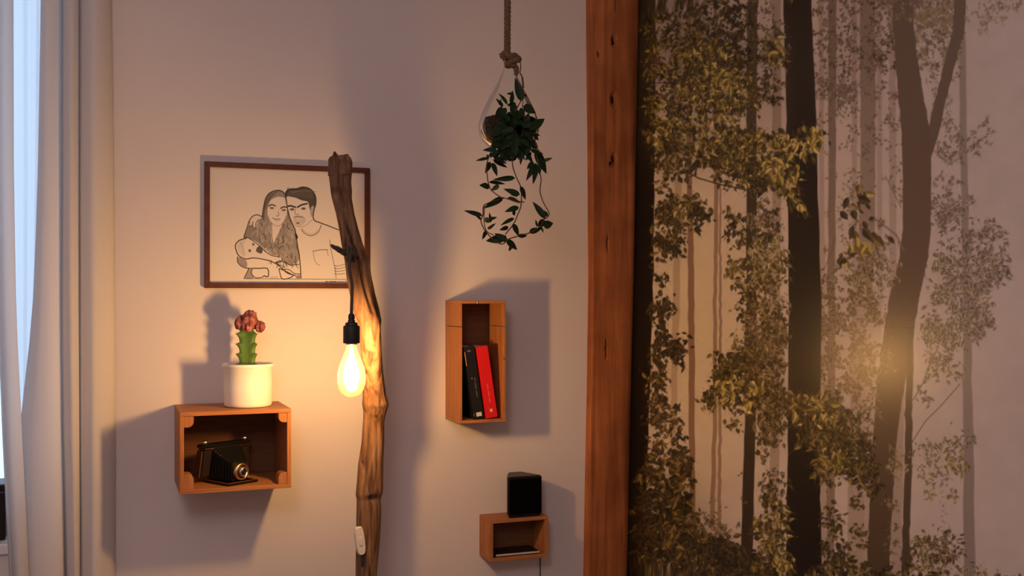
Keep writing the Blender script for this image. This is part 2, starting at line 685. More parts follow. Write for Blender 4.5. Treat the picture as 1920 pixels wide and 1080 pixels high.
T = 0.30
structure(boxes('wall_back', [((XL - 0.2, D, 0), (WX0, D + T, CEIL)), ((WX1, D, 0), (CX + 0.25, D + T, CEIL)),
                              ((WX0, D, 0), (WX1, D + T, WZ0 - 0.02)), ((WX0, D, WZ1), (WX1, D + T, CEIL))], M['plaster']))
structure(box('wall_left', (XL - 0.2, YB, 0), (XL, D, CEIL), M['plaster'], bevel=0))
a, b, c, d = mural_pt(-0.05, 0), mural_pt(D - YB, 0), mural_pt(-0.05, CEIL), mural_pt(D - YB, CEIL)
structure(mesh_obj('wall_right', [tuple(a), tuple(b), (b.x + 0.2, b.y, 0), (a.x + 0.2, a.y, 0),
                                  tuple(c), tuple(d), (d.x + 0.2, d.y, CEIL), (c.x + 0.2, c.y, CEIL)],
                   [(0, 1, 5, 4), (1, 2, 6, 5), (2, 3, 7, 6), (3, 0, 4, 7), (3, 2, 1, 0), (4, 5, 6, 7)], M['plaster']))
structure(box('floor', (XL - 0.2, YB, -0.1), (2.9, D + T, 0), M['floor'], bevel=0))
structure(box('ceiling', (XL - 0.2, YB, CEIL), (2.9, D + T, CEIL + 0.1), M['plaster'], bevel=0))

structure(box('wall_rear', (XL - 0.2, YB - 0.2, 0), (2.9, YB, CEIL), M['plaster'], bevel=0))
lt = thing('fill_lamp', 'added round white fill lamp under the ceiling, unseen behind the viewer', 'lamp', FILL_LAMP)  # added to fill the room with soft light, out of view
lathe('fill_globe', [(FILL_LAMP_R * math.sin(math.pi * k / 24) + 0.003 * (k % 2) + (0.03 if k in (0, 24) else 0), FILL_LAMP[2] + FILL_LAMP_R * math.cos(math.pi * k / 24)) for k in range(25)],
      (FILL_LAMP[0], FILL_LAMP[1], 0), M['fill_glow'], lt, 40)
tube('cord', [(FILL_LAMP[0], FILL_LAMP[1], FILL_LAMP[2] + FILL_LAMP_R), (FILL_LAMP[0], FILL_LAMP[1], 2.45), (FILL_LAMP[0], FILL_LAMP[1], CEIL)], 0.003, M['white_paint'], lt, 6)

# window behind the curtain
win = thing('window_1', 'white framed window behind the drawn curtain at far left', 'window', ((WX0 + WX1) / 2, D + 0.18, WZ0))
structure(win)
y0, y1 = D + 0.14, D + 0.20
bar = 0.05
box('window_frame', (WX0, y0, WZ0), (WX0 + bar, y1, WZ1), M['white_paint'], win)
box('window_frame', (WX1 - 0.022, y0, WZ0), (WX1, y1, WZ1), M['white_paint'], win)
box('window_frame', (WX0 + bar, y0, WZ1 - bar), (WX1 - 0.022, y1, WZ1), M['white_paint'], win)
box('window_frame', (WX0 + bar, y0, WZ0), (WX1 - 0.022, y1, WZ0 + bar), M['white_paint'], win)
box('window_pane', (WX0 + bar, D + 0.165, WZ0 + bar), (WX1 - 0.022, D + 0.171, WZ1 - bar), M['glass'], win, bevel=0)
box('window_sill', (WX0 - 0.02, D - 0.012, WZ0 - 0.024), (WX1 + 0.0, D + 0.14, WZ0), M['white_paint'], win, bevel=0.003)
sb = thing('storage_box', 'black box on the white window sill at the bottom left', 'box', (-0.33, D + 0.07, WZ0))
box('box_body', (-0.46, D + 0.03, WZ0 + 0.0005), (-0.216, D + 0.12, WZ0 + 0.112), M['black_plastic'], sb, 0.004)
box('box_lid', (-0.462, D + 0.028, WZ0 + 0.112), (-0.214, D + 0.122, WZ0 + 0.128), M['black_plastic'], sb, 0.003)

# ================================================================== curtain
# columns: photo column at rows 0, 350, 600, 800, 1080, then distance
RIGHT = [
    (209, 213, 215, 216, 216, 2.634), (207, 210, 211, 210, 210, 2.612), (203, 203, 202, 200, 198, 2.594), (192, 190, 189, 188, 187, 2.578), (178, 177, 177, 176, 175, 2.570),
    (164, 165, 166, 166, 165, 2.576), (152, 152, 153, 153, 154, 2.590), (149.5, 149.5, 150, 150.5, 151.5, 2.616), (147, 147, 147, 148, 149, 2.588), (141, 140, 139, 141, 145, 2.566),
    (131, 130, 130, 132, 138, 2.562), (119, 119, 118, 120, 126, 2.580), (116, 116, 115, 117, 123, 2.612), (113.5, 113, 112, 114, 120, 2.582), (104, 104, 103, 105, 111, 2.563),
    (94, 93, 90, 84, 86, 2.553), (83, 79, 72, 58, 58, 2.556), (77, 71, 62, 42, 50, 2.576), (77, 72, 60, 36, 46, 2.600)]
LEFT = [
    (24, 25, 30, 40, 54, 2.562), (25, 26, 31, 41, 55, 2.550), (22, 22, 25, 33, 47, 2.538), (13, 13, 15, 21, 37, 2.530), (3, 3, 7, 13, 31, 2.532), (-9, -8, 2, 9, 27, 2.548),
    (-26, -20, -1, 6, 23, 2.566), (-48, -34, -2, 5, 20, 2.564), (-66, -44, -4, 4, 18, 2.548)]
SHEER = [(86, 84, 80, 76, 72, 2.632), (76, 74, 70, 66, 64, 2.622), (66, 64, 60, 58, 58, 2.630), (54, 54, 52, 50, 54, 2.618), (42, 42, 42, 42, 50, 2.628), (28, 28, 30, 34, 46, 2.620), (12, 12, 16, 22, 40, 2.630)]
zs = [0.015, 0.3, 0.5, 0.65, 0.75, 0.85, 0.95, 1.05, 1.15, 1.25, 1.35, 1.45, 1.6, 1.75, 1.9, 2.05, 2.2, 2.4, CEIL - 0.02]


def cloth(name, cols, material, base, sub=5):
    pts = catmull([(*c[:5], c[5] * 100) for c in cols], sub)
    V, F = [], []
    for z in zs:
        for i, c in enumerate(pts):
            y = c[5] / 100
            row = HOR - (z - CAMZ) / (y * CY) * FPX
            px = np.interp(row, [-260, 0, 350, 600, 800, 1080, 1500], [c[0] + (c[0] - c[1]) * .5, c[0], c[1], c[2], c[3], c[4], c[4] + (c[4] - c[3]) * .3])
            V.append((W(px, 540, y).x, min(y + 0.003 * math.sin(3.1 * z + i * 0.21), D - 0.013), z))
    n = len(pts)
    for j in range(len(zs) - 1):
        for i in range(n - 1):
            F.append((j * n + i, j * n + i + 1, (j + 1) * n + i + 1, (j + 1) * n + i))
    return mesh_obj(name, V, F, material, base=base, smooth=True)


cur = cloth('curtain', RIGHT, M['curtain'], (-0.05, 2.6, 0.015))
tag(cur, 'long white curtain hanging in soft folds against the wall beside the picture', 'curtain')
cur = cloth('curtain', LEFT, M['curtain_thin'], (-0.2, 2.6, 0.015))
tag(cur, 'strip of white curtain at the far left edge, left of the bright gap', 'curtain')
cur = cloth('sheer_curtain', SHEER, M['sheer'], (-0.14, 2.63, 0.015))
tag(cur, 'thin sheer curtain glowing bluish white in the gap between the white curtains', 'curtain')

# ================================================================== mural
PAL = {
    'dark': [(.03, .021, .008), (.05, .036, .014), (.075, .053, .022)],
    'olive': [(.08, .062, .02), (.15, .115, .035), (.065, .048, .018), (.21, .16, .05)],
    'bright': [(.30, .24, .055), (.40, .32, .085), (.20, .155, .04), (.48, .38, .13), (.05, .037, .012), (.06, .045, .015), (.085, .065, .02)],
    'gold': [(.22, .15, .04), (.15, .10, .03), (.045, .03, .012), (.08, .052, .02)],
    'haze': [(.17, .135, .095), (.215, .172, .123), (.26, .21, .155)],
    'brown': [(.20, .145, .075), (.26, .19, .10), (.16, .115, .058)],
    'far': [(.27, .235, .195), (.33, .285, .24), (.235, .20, .16)],
    'farol': [(.33, .29, .17), (.28, .24, .15), (.38, .33, .20)],
    'paleol': [(.40, .33, .16), (.33, .28, .13), (.25, .21, .11)],
}


def paint_mural():
    c = Canvas(1160, -260, 2160, 1420, 1.0, (0.6, 0.55, 0.5))
    X = (np.arange(c.w) + 1160)[None, :, None].astype(np.float32)
    Y = (np.arange(c.h) - 260)[:, None, None].astype(np.float32)
    A = np.float32
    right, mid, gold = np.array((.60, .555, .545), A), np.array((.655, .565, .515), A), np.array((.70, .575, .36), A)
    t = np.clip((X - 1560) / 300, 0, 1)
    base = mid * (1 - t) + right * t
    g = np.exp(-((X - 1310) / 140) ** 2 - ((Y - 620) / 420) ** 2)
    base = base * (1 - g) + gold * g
    lowf = np.zeros((c.h, c.w, 1), A)
    for s in (40, 90, 18):
        nz = rng.normal(0, 1, (c.h // s + 3, c.w // s + 3))
        yy, xx = np.arange(c.h) / s, np.arange(c.w) / s
        iy, ix = yy.astype(int), xx.astype(int)
        fy, fx = (yy - iy)[:, None], (xx - ix)[None, :]
        v = (nz[iy][:, ix] * (1 - fx) + nz[iy][:, ix + 1] * fx) * (1 - fy) + (nz[iy + 1][:, ix] * (1 - fx) + nz[iy + 1][:, ix + 1] * fx) * fy
        lowf += (v * 0.018)[..., None].astype(A)
    c.a[:] = base * (1 + lowf)

    def cl(cx, cy, rx, ry, n, L, pal, ang=0.0, al=1.0, dirn=1.45, spread=0.9, clump=1):
        P = [p for q in pal.split('+') for p in PAL[q]]
        ca, sa = math.cos(ang), math.sin(ang)
        k = 0
        n = n * (0.72 if 'far' not in pal else 1.0)
        L = L * 0.82
        while k < n:
            r, f = math.sqrt(random.random()), random.uniform(0, 2 * math.pi)
            ux, uy = rx * r * math.cos(f), ry * r * math.sin(f)
            bx, by = cx + ux * ca - uy * sa, cy + ux * sa + uy * ca
            m_ = random.randint(2, 6) if clump else 1
            pc = random.choice(P)
            for _ in range(m_):
                l = L * random.uniform(0.6, 1.35)
                col = pc if random.random() < 0.6 else random.choice(P)
                v = random.uniform(0.8, 1.2)
                c.leaf(bx + random.gauss(0, L * 0.55), by + random.gauss(0, L * 0.55), l, l * random.uniform(0.4, 0.7),
                       dirn + random.gauss(0, spread), [q * v for q in col], al, random.choice((-.5, .5)) * (1.0 if L > 9 else 0.5))
                k += 1

    HZ = (.50, .42, .37)
    # far trunks
    c.trunk([(-260, 1262, 1276), (300, 1265, 1278), (540, 1262, 1275), (800, 1257, 1268), (900, 1255, 1266)], (.36, .27, .18), (.48, .34, .2), .8, 3)
    c.trunk([(-260, 1286, 1296), (300, 1288, 1297), (540, 1290, 1302), (1000, 1293, 1304)], (.24, .15, .10), (.30, .175, .10))
    c.trunk([(-260, 1338, 1345), (340, 1339, 1347), (540, 1338, 1345), (810, 1336, 1344), (990, 1330, 1339)], (.30, .21, .16), (.36, .24, .15))
    c.trunk([(340, 1349, 1352), (540, 1348, 1353), (810, 1347, 1353), (990, 1345, 1352)], (.32, .22, .16), (.38, .25, .16))
    c.trunk([(-260, 1446, 1464), (300, 1448, 1465), (540, 1446, 1463), (1080, 1442, 1460), (1420, 1440, 1458)], (.34, .27, .21), (.44, .34, .26), .85, 2)
    c.trunk([(-260, 1533, 1543), (300, 1536, 1545), (540, 1537, 1547), (1420, 1540, 1552)], (.42, .34, .29), (.46, .37, .30), .8, 2)
    c.trunk([(-260, 1596, 1606), (540, 1598, 1608), (700, 1596, 1608)], (.40, .33, .28), (.48, .39, .33), .8, 2)
    c.trunk([(-260, 1643, 1652), (540, 1645, 1655), (900, 1640, 1650)], (.38, .31, .27), (.50, .41, .35), .7, 2)
    c.trunk([(-260, 1665, 1678), (540, 1668, 1681), (720, 1664, 1680)], (.40, .33, .29), (.46, .37, .31), .8, 2)
    c.trunk([(560, 1597, 1625), (800, 1592, 1622), (1080, 1587, 1619), (1420, 1582, 1612)], (.46, .37, .31), (.40, .31, .24), .8, 2)
    c.trunk([(560, 1625, 1645), (1080, 1619, 1630), (1420, 1616, 1626)], (.50, .41, .34), (.48, .38, .31), .7, 2)
    c.trunk([(640, 1683, 1698), (1080, 1668, 1690), (1420, 1660, 1684)], (.45, .37, .31), (.35, .28, .21), .8, 2)
    c.trunk([(-260, 1794, 1806), (50, 1797, 1810), (250, 1800, 1813), (400, 1803, 1816), (600, 1805, 1820), (800, 1806, 1825), (1080, 1807, 1829), (1420, 1810, 1836)], (.37, .325, .30), (.275, .24, .225), .95, 2)
    c.trunk([(-260, 1612, 1643), (300, 1613, 1641), (420, 1610, 1640), (560, 1606, 1636)], (.24, .195, .15), (.36, .29, .235), .95, 2)
    c.trunk([(-260, 1552, 1570), (0, 1552, 1568), (300, 1553, 1567), (540, 1552, 1566), (800, 1551, 1566), (1420, 1546, 1564)], (.20, .155, .12), (.33, .25, .19), .95, 2)
    # far speckled leaves
    cl(1420, 520, 60, 200, 260, 7, 'haze+paleol', al=.7)
    cl(1600, 120, 110, 150, 900, 9, 'haze', al=.9)
    cl(1610, 60, 100, 80, 500, 9, 'haze+olive', al=.9)
    cl(1570, 165, 45, 28, 260, 9, 'haze', al=.95)
    cl(1640, 320, 60, 240, 420, 9, 'haze', al=.75)
    cl(1575, 380, 45, 170, 150, 8, 'haze+farol', al=.7)
    cl(1745, 60, 60, 75, 560, 9, 'haze+farol', al=.85)
    cl(1730, 20, 90, 45, 420, 9, 'haze+farol', al=.85)
    cl(1765, 150, 30, 80, 120, 8, 'far', al=.8)
    cl(1750, 30, 60, 16, 200, 8, 'farol', al=.8)
    cl(1868, 8, 50, 30, 120, 9, 'farol+far', al=.7, ang=-.4)
    cl(1845, 45, 10, 20, 24, 8, 'farol', al=.6)
    # leaves in the mist at right
    cl(1780, 265, 45, 45, 130, 10, 'far', al=.85)
    cl(1800, 275, 40, 16, 50, 11, 'far', al=.85)
    cl(1850, 240, 30, 25, 30, 10, 'far', al=.8)
    cl(1770, 340, 30, 14, 26, 10, 'far', al=.8)
    cl(1780, 385, 42, 26, 150, 11, 'far', al=.85)
    cl(1785, 440, 55, 50, 120, 12, 'far', al=.9)
    cl(1840, 480, 45, 60, 170, 13, 'far', al=.9, ang=.5)
    cl(1865, 505, 30, 28, 60, 12, 'far', al=.9)
    cl(1880, 488, 20, 6, 10, 12, 'far', al=.9, ang=-.4)
    cl(1855, 415, 14, 30, 22, 11, 'far', al=.85, ang=.7)
    cl(1800, 520, 75, 40, 240, 12, 'far+farol', al=.9)
    cl(1790, 590, 65, 60, 380, 12, 'farol+far', al=.85)
    cl(1815, 560, 40, 60, 160, 12, 'far', al=.85)
    cl(1835, 600, 22, 40, 60, 12, 'far', al=.85)
    cl(1760, 640, 40, 36, 150, 12, 'farol+far', al=.85)
    cl(1775, 690, 28, 26, 60, 13, 'far+farol', al=.9)
    cl(1738, 730, 22, 30, 20, 12, 'far', al=.9)
    for br in ([(1712, 826), (1735, 790), (1765, 760), (1800, 720)], [(1712, 750), (1730, 720), (1740, 690), (1760, 650)],
               [(1713, 610), (1720, 560), (1730, 480)]):
        c.strokes(br, 2.2, (.20, .15, .11), .9)
    cl(1770, 850, 50, 40, 80, 12, 'far+paleol', al=.9, ang=-.6)
    cl(1790, 868, 22, 24, 60, 12, 'paleol', al=.9)
    cl(1735, 870, 26, 60, 70, 10, 'far+paleol', al=.9)
    cl(1812, 820, 18, 10, 20, 12, 'far', al=.9)
    cl(1770, 920, 24, 24, 34, 10, 'far+paleol', al=.8)
    for q in range(26):
        c.leaf(1762 + random.gauss(0, 3) + q * .45, 915 + q * 6, 6, 3, random.uniform(0, 6.28), (.30, .24, .19), .7)
    cl(1745, 1050, 45, 50, 420, 12, 'olive+haze+paleol', al=.95)
    cl(1775, 1015, 24, 40, 100, 11, 'haze+olive', al=.9)
    cl(1830, 1085, 50, 22, 160, 11, 'haze+paleol', al=.9)
    cl(1870, 1120, 90, 40, 400, 13, 'haze+olive', al=.9)
    # forked tree
    c.trunk([(-260, 1832, 1856), (0, 1789, 1811), (60, 1786, 1808), (100, 1775, 1797), (150, 1762, 1783), (200, 1750, 1771), (245, 1739, 1762), (300, 1725, 1745)], (.205, .158, .127), (.17, .128, .10))
    c.trunk([(-260, 1665, 1706), (0, 1672, 1712), (30, 1673, 1712), (100, 1677, 1718), (160, 1682, 1728), (200, 1685, 1735), (250, 1690, 1744), (300, 1692, 1746),
             (380, 1693, 1746), (430, 1692, 1745), (480, 1687, 1741), (520, 1678, 1732), (560, 1667, 1724), (600, 1660, 1716)], (.175, .135, .105), (.16, .115, .08))
    c.trunk([(598, 1660, 1716), (650, 1653, 1710), (700, 1645, 1700), (760, 1641, 1690), (800, 1638, 1684), (900, 1632, 1676), (1000, 1628, 1670), (1080, 1625, 1668), (1420, 1615, 1660)], (.17, .118, .07), (.045, .03, .015))
    c.trunk([(612, 1701, 1713), (700, 1699, 1712), (850, 1696, 1710), (1000, 1692, 1706), (1080, 1690, 1705), (1420, 1686, 1702)], (.14, .10, .07), (.06, .04, .025))
    c.strokes([(1655, 613), (1716, 615)], 1.5, (.10, .06, .035), .6)
    c.strokes([(1480, 604), (1655, 613)], 1.0, (.3, .22, .14), .25)
    cl(1700, 10, 60, 24, 130, 9, 'farol+haze', al=.7)
    cl(1672, 960, 18, 130, 110, 9, 'olive+haze', al=.8)
    cl(1683, 860, 16, 50, 60, 10, 'paleol', al=.8)
    # middle foliage
    cl(1590, 640, 60, 110, 520, 12, 'brown', al=.85)
    cl(1640, 640, 40, 90, 260, 12, 'brown', al=.7)
    cl(1555, 600, 26, 90, 260, 11, 'brown+haze', al=.85)
    cl(1640, 500, 46, 60, 180, 12, 'brown+farol', al=.75)
    cl(1612, 510, 50, 30, 100, 12, 'brown+paleol', al=.85)
    cl(1600, 740, 40, 40, 120, 12, 'brown', al=.8)
    cl(1610, 383, 18, 24, 20, 24, 'bright', al=.95, dirn=.9, spread=.5)
    cl(1616, 435, 14, 30, 14, 30, 'bright', al=.95, dirn=1.0, spread=.4)
    cl(1582, 488, 22, 14, 22, 18, 'bright', al=.9)
    c.strokes([(1545, 505), (1560, 470), (1566, 440)], 1.8, (.18, .13, .09), .8)
    c.strokes([(1660, 330), (1690, 390)], 2, (.2, .16, .12), .8)
    c.strokes([(1640, 410), (1680, 440), (1695, 470)], 4, (.24, .19, .15), .8)
    # dark trunks
    c.trunk([(-260, 1404, 1422), (0, 1401, 1421), (300, 1400, 1419), (540, 1399, 1419), (810, 1396, 1417), (1040, 1389, 1412), (1420, 1382, 1408)], (.075, .055, .032), (.032, .020, .010))
    c.trunk([(-260, 1464, 1516), (0, 1469, 1522), (220, 1474, 1530), (400, 1477, 1535), (600, 1478, 1540), (850, 1477, 1538), (1080, 1473, 1541), (1420, 1470, 1546)], (.026, .018, .010), (.010, .007, .004))
    c.trunk([(-260, 1150, 1229), (0, 1150, 1229), (300, 1150, 1228), (540, 1150, 1225), (810, 1150, 1216), (960, 1150, 1212), (1420, 1150, 1206)], (.012, .010, .008), (.008, .006, .005))
    # upper left canopy
    for wx, wy, sx, sy, wa, wc in ((1290, 60, 90, 150, .55, (.17, .13, .075)), (1330, 110, 80, 60, .5, (.10, .075, .035)), (1290, 250, 80, 60, .35, (.16, .12, .06)), (1440, 150, 40, 160, .3, (.2, .15, .10)),
                                   (1590, 90, 70, 130, .3, (.2, .16, .12)), (1255, 990, 60, 80, .6, (.06, .042, .02)), (1340, 1060, 70, 50, .5, (.08, .055, .022)), (1445, 740, 40, 90, .35, (.13, .09, .045)),
                                   (1590, 680, 50, 110, .3, (.27, .19, .10))):
        bb = c._box(wx - 2.6 * sx, wy - 2.6 * sy, wx + 2.6 * sx, wy + 2.6 * sy)
        c._put(bb, wa * np.exp(-((bb[4] - wx) / sx) ** 2 - ((bb[5] - wy) / sy) ** 2), wc)
    cl(1300, 40, 95, 70, 900, 12, 'olive+dark', al=.92)
    cl(1280, 120, 70, 90, 620, 12, 'olive+dark+gold', al=.92)
    cl(1370, 40, 45, 60, 320, 8, 'dark', al=.9)
    cl(1385, 70, 25, 40, 140, 7, 'dark', al=.9)
    cl(1345, 108, 60, 30, 700, 11, 'dark', al=.95)
    cl(1370, 195, 50, 24, 420, 11, 'dark+olive', al=.95)
    cl(1320, 130, 70, 55, 480, 14, 'bright+olive', al=.95)
    cl(1350, 165, 70, 40, 300, 14, 'bright', al=.95)
    cl(1270, 200, 60, 55, 420, 13, 'bright+olive+dark', al=.95)
    cl(1230, 110, 22, 24, 70, 11, 'gold+bright', al=.9)
    cl(1222, 150, 18, 50, 60, 11, 'gold', al=.6)
    cl(1220, 245, 14, 20, 40, 10, 'gold+dark', al=.8)
    cl(1450, 90, 26, 60, 160, 11, 'olive+haze', al=.85)
    cl(1452, 100, 16, 26, 60, 18, 'bright+olive', al=.9)
    cl(1440, 160, 34, 30, 180, 10, 'olive+dark', al=.9)
    cl(1430, 30, 30, 60, 120, 9, 'olive+haze', al=.85)
    cl(1410, 110, 14, 120, 170, 9, 'dark+olive', al=.85)
    cl(1310, 255, 90, 50, 620, 15, 'bright+olive', ang=.15, al=.95)
    cl(1400, 280, 80, 44, 620, 16, 'bright+olive', ang=.2, al=.95)
    cl(1440, 320, 60, 34, 360, 16, 'bright+olive', ang=.25, al=.95)
    cl(1280, 300, 60, 34, 260, 13, 'dark+olive', al=.95)
    cl(1390, 330, 60, 26, 260, 13, 'dark+olive', ang=.2, al=.95)
    cl(1500, 258, 36, 20, 110, 19, 'bright', al=.97, dirn=1.5, spread=.5)
    cl(1470, 320, 24, 28, 60, 20, 'bright', al=.95, dirn=1.4, spread=.5)
    cl(1488, 370, 16, 20, 20, 20, 'bright', al=.95, dirn=1.2, spread=.4)
    c.strokes([(1210, 155), (1265, 156), (1330, 160)], 2.2, (.05, .035, .02), .9)
    c.strokes([(1280, 318), (1310, 334), (1350, 346), (1400, 356)], 3, (.05, .035, .02), .95)
    c.strokes([(1330, 312), (1380, 320), (1420, 324)], 2.2, (.05, .035, .02), .9)
    c.strokes([(1395, 292), (1430, 285), (1480, 286)], 2, (.06, .04, .02), .9)
    # left hanging leaves
    cl(1243, 330, 18, 40, 50, 12, 'olive+gold', al=.9)
    cl(1255, 415, 26, 52, 260, 13, 'dark+olive', al=.95)
    cl(1262, 400, 40, 30, 170, 13, 'dark+olive', al=.95)
    cl(1292, 378, 22, 16, 60, 16, 'bright+gold', al=.95)
    cl(1308, 400, 16, 22, 54, 14, 'dark', al=.95)
    cl(1315, 420, 10, 12, 18, 12, 'dark', al=.95)
    cl(1258, 455, 34, 18, 130, 12, 'dark', al=.95)
    cl(1233, 470, 8, 26, 24, 12, 'dark+gold', al=.9)
    cl(1238, 520, 11, 9, 26, 12, 'dark', al=.95)
    c.strokes([(1400, 405), (1375, 415), (1365, 440), (1358, 450)], 1.6, (.06, .04, .02), .9)
    cl(1380, 400, 20, 26, 44, 12, 'dark+olive', al=.95)
    cl(1372, 425, 14, 24, 34, 12, 'dark', al=.95)
    cl(1388, 450, 12, 22, 40, 12, 'olive+dark', al=.9)
    cl(1432, 420, 24, 46, 240, 12, 'olive+haze', al=.9)
    cl(1440, 490, 34, 60, 380, 13, 'olive+paleol', al=.92)
    cl(1400, 510, 36, 34, 180, 13, 'olive+paleol', al=.92)
    cl(1372, 500, 14, 20, 30, 12, 'olive', al=.9)
    cl(1440, 590, 36, 70, 420, 13, 'olive+brown', al=.92)
    cl(1395, 570, 14, 30, 70, 12, 'olive+dark', al=.95)
    cl(1400, 640, 20, 40, 90, 12, 'olive+brown', al=.9)
    cl(1442, 660, 34, 60, 360, 13, 'brown+olive', al=.92)
    cl(1242, 590, 16, 50, 170, 14, 'dark', al=.95, spread=.6)
    cl(1250, 660, 30, 14, 120, 15, 'dark', al=.96, dirn=1.2)
    cl(1273, 650, 12, 18, 44, 15, 'dark', al=.96)
    cl(1235, 710, 16, 40, 110, 14, 'dark+gold', al=.95, spread=.6)
    cl(1240, 755, 18, 30, 90, 14, 'dark+gold', al=.95, spread=.6)
    cl(1262, 785, 16, 26, 60, 14, 'dark+gold', al=.95)
    cl(1232, 810, 22, 40, 100, 14, 'dark+gold', al=.95)
    cl(1278, 845, 14, 34, 80, 15, 'dark', al=.96)
    cl(1240, 890, 34, 50, 260, 17, 'dark+gold', al=.95)
    cl(1278, 905, 22, 50, 180, 16, 'dark+gold', al=.95)
    cl(1250, 975, 50, 50, 520, 18, 'dark+gold', al=.95)
    # lower left thicket
    cl(1320, 1000, 46, 34, 300, 13, 'gold+brown', al=.7)
    cl(1270, 1040, 70, 60, 900, 18, 'dark+gold', al=.96)
    cl(1340, 1050, 50, 40, 420, 18, 'dark+gold', al=.96)
    cl(1385, 1065, 40, 34, 360, 17, 'dark', al=.96)
    cl(1340, 1025, 30, 16, 120, 15, 'dark', al=.96)
    cl(1330, 1180, 140, 110, 1500, 18, 'dark+gold', al=.96)
    cl(1210, 1000, 20, 90, 160, 14, 'dark', al=.7)
    # clump across the slim dark trunk
    cl(1400, 700, 60, 46, 420, 15, 'olive+dark+gold', al=.96)
    cl(1365, 680, 30, 24, 120, 14, 'olive+dark', al=.96)
    cl(1350, 695, 24, 16, 60, 14, 'olive+dark', al=.96)
    cl(1330, 755, 14, 18, 46, 14, 'olive+dark', al=.96)
    cl(1360, 740, 26, 24, 90, 14, 'olive+bright', al=.96)
    cl(1395, 735, 50, 34, 140, 18, 'bright', al=.97)
    cl(1430, 735, 24, 14, 60, 20, 'bright', al=.97)
    cl(1445, 760, 32, 50, 420, 14, 'brown+dark+olive', al=.95)
    cl(1375, 790, 12, 26, 34, 12, 'olive+dark', al=.95)
    cl(1440, 820, 26, 20, 90, 12, 'olive+brown', al=.9)
    cl(1432, 850, 10, 12, 18, 12, 'dark+olive', al=.95)
    cl(1388, 890, 6, 8, 8, 9, 'dark', al=.9)
    cl(1450, 910, 24, 26, 90, 12, 'olive+haze', al=.9)
    cl(1446, 980, 30, 60, 340, 14, 'olive+bright+gold', al=.93)
    cl(1448, 1060, 32, 40, 320, 15, 'olive+bright+dark', al=.95)
    cl(1345, 960, 60, 50, 70, 8, 'gold+brown', al=.6)
    # clump across the broad trunk
    cl(1540, 790, 60, 50, 420, 17, 'olive+dark', ang=.5, al=.96)
    cl(1535, 770, 50, 30, 160, 20, 'bright', ang=.5, al=.97)
    cl(1590, 810, 50, 34, 320, 15, 'olive+dark+brown', ang=.7, al=.95)
    cl(1590, 850, 60, 26, 420, 16, 'olive+dark', ang=.75, al=.96)
    cl(1630, 900, 16, 26, 70, 15, 'olive+dark', al=.96)
    cl(1555, 885, 22, 30, 110, 14, 'olive', al=.93)
    cl(1565, 860, 30, 16, 90, 14, 'olive+bright', al=.95)
    cl(1640, 790, 20, 30, 40, 12, 'haze+brown', al=.8)
    cl(1558, 980, 22, 40, 80, 13, 'olive', al=.9)
    cl(1568, 1050, 30, 40, 200, 14, 'olive+dark', al=.93)
    cl(1610, 1000, 18, 20, 40, 12, 'olive', al=.9)
    cl(1612, 940, 20, 10, 20, 12, 'olive', al=.9)
    cl(1620, 1150, 200, 90, 1600, 16, 'olive+dark', al=.94)
    cl(1900, 1200, 140, 90, 900, 16, 'olive+haze', al=.92)
    cl(2050, 1250, 120, 120, 700, 16, 'olive+haze', al=.9)
    cl(1500, -120, 320, 110, 2600, 13, 'olive+dark+haze', al=.9)
    return c


# outline of the post beside it, photo row -> column
PL = [(-300, 1107), (0, 1106), (150, 1107), (300, 1109), (540, 1110), (700, 1108), (850, 1105), (1080, 1101), (1700, 1098)]
PR = [(-300, 1207), (0, 1203), (300, 1198), (540, 1193), (700, 1189), (850, 1186), (1080, 1181), (1700, 1166)]

mc = paint_mural()
SMAX = 1.42
ss = np.concatenate([np.arange(0.0008, 1.12, 0.0019), np.arange(1.12, SMAX, 0.01)])
zz = np.concatenate([np.arange(0.02, 0.74, 0.02), np.arange(0.74, 2.22, 0.0019), np.arange(2.22, CEIL - 0.003, 0.02)])
nx, ny = -1 / math.hypot(1, TILT), -TILT / math.hypot(1, TILT)
Sg, Zg = np.meshgrid(ss, zz)
P = np.stack([corner_x(Zg) + TILT * Sg + nx * 0.0015, D - Sg + ny * 0.0015, Zg], -1)
mu = print_grid('forest_mural', P, mc, M['mural'], base=tuple(mural_pt(0.6, 0.02)))
tag(mu, 'wall mural of misty brown forest with dark trunks and leaves', 'mural')

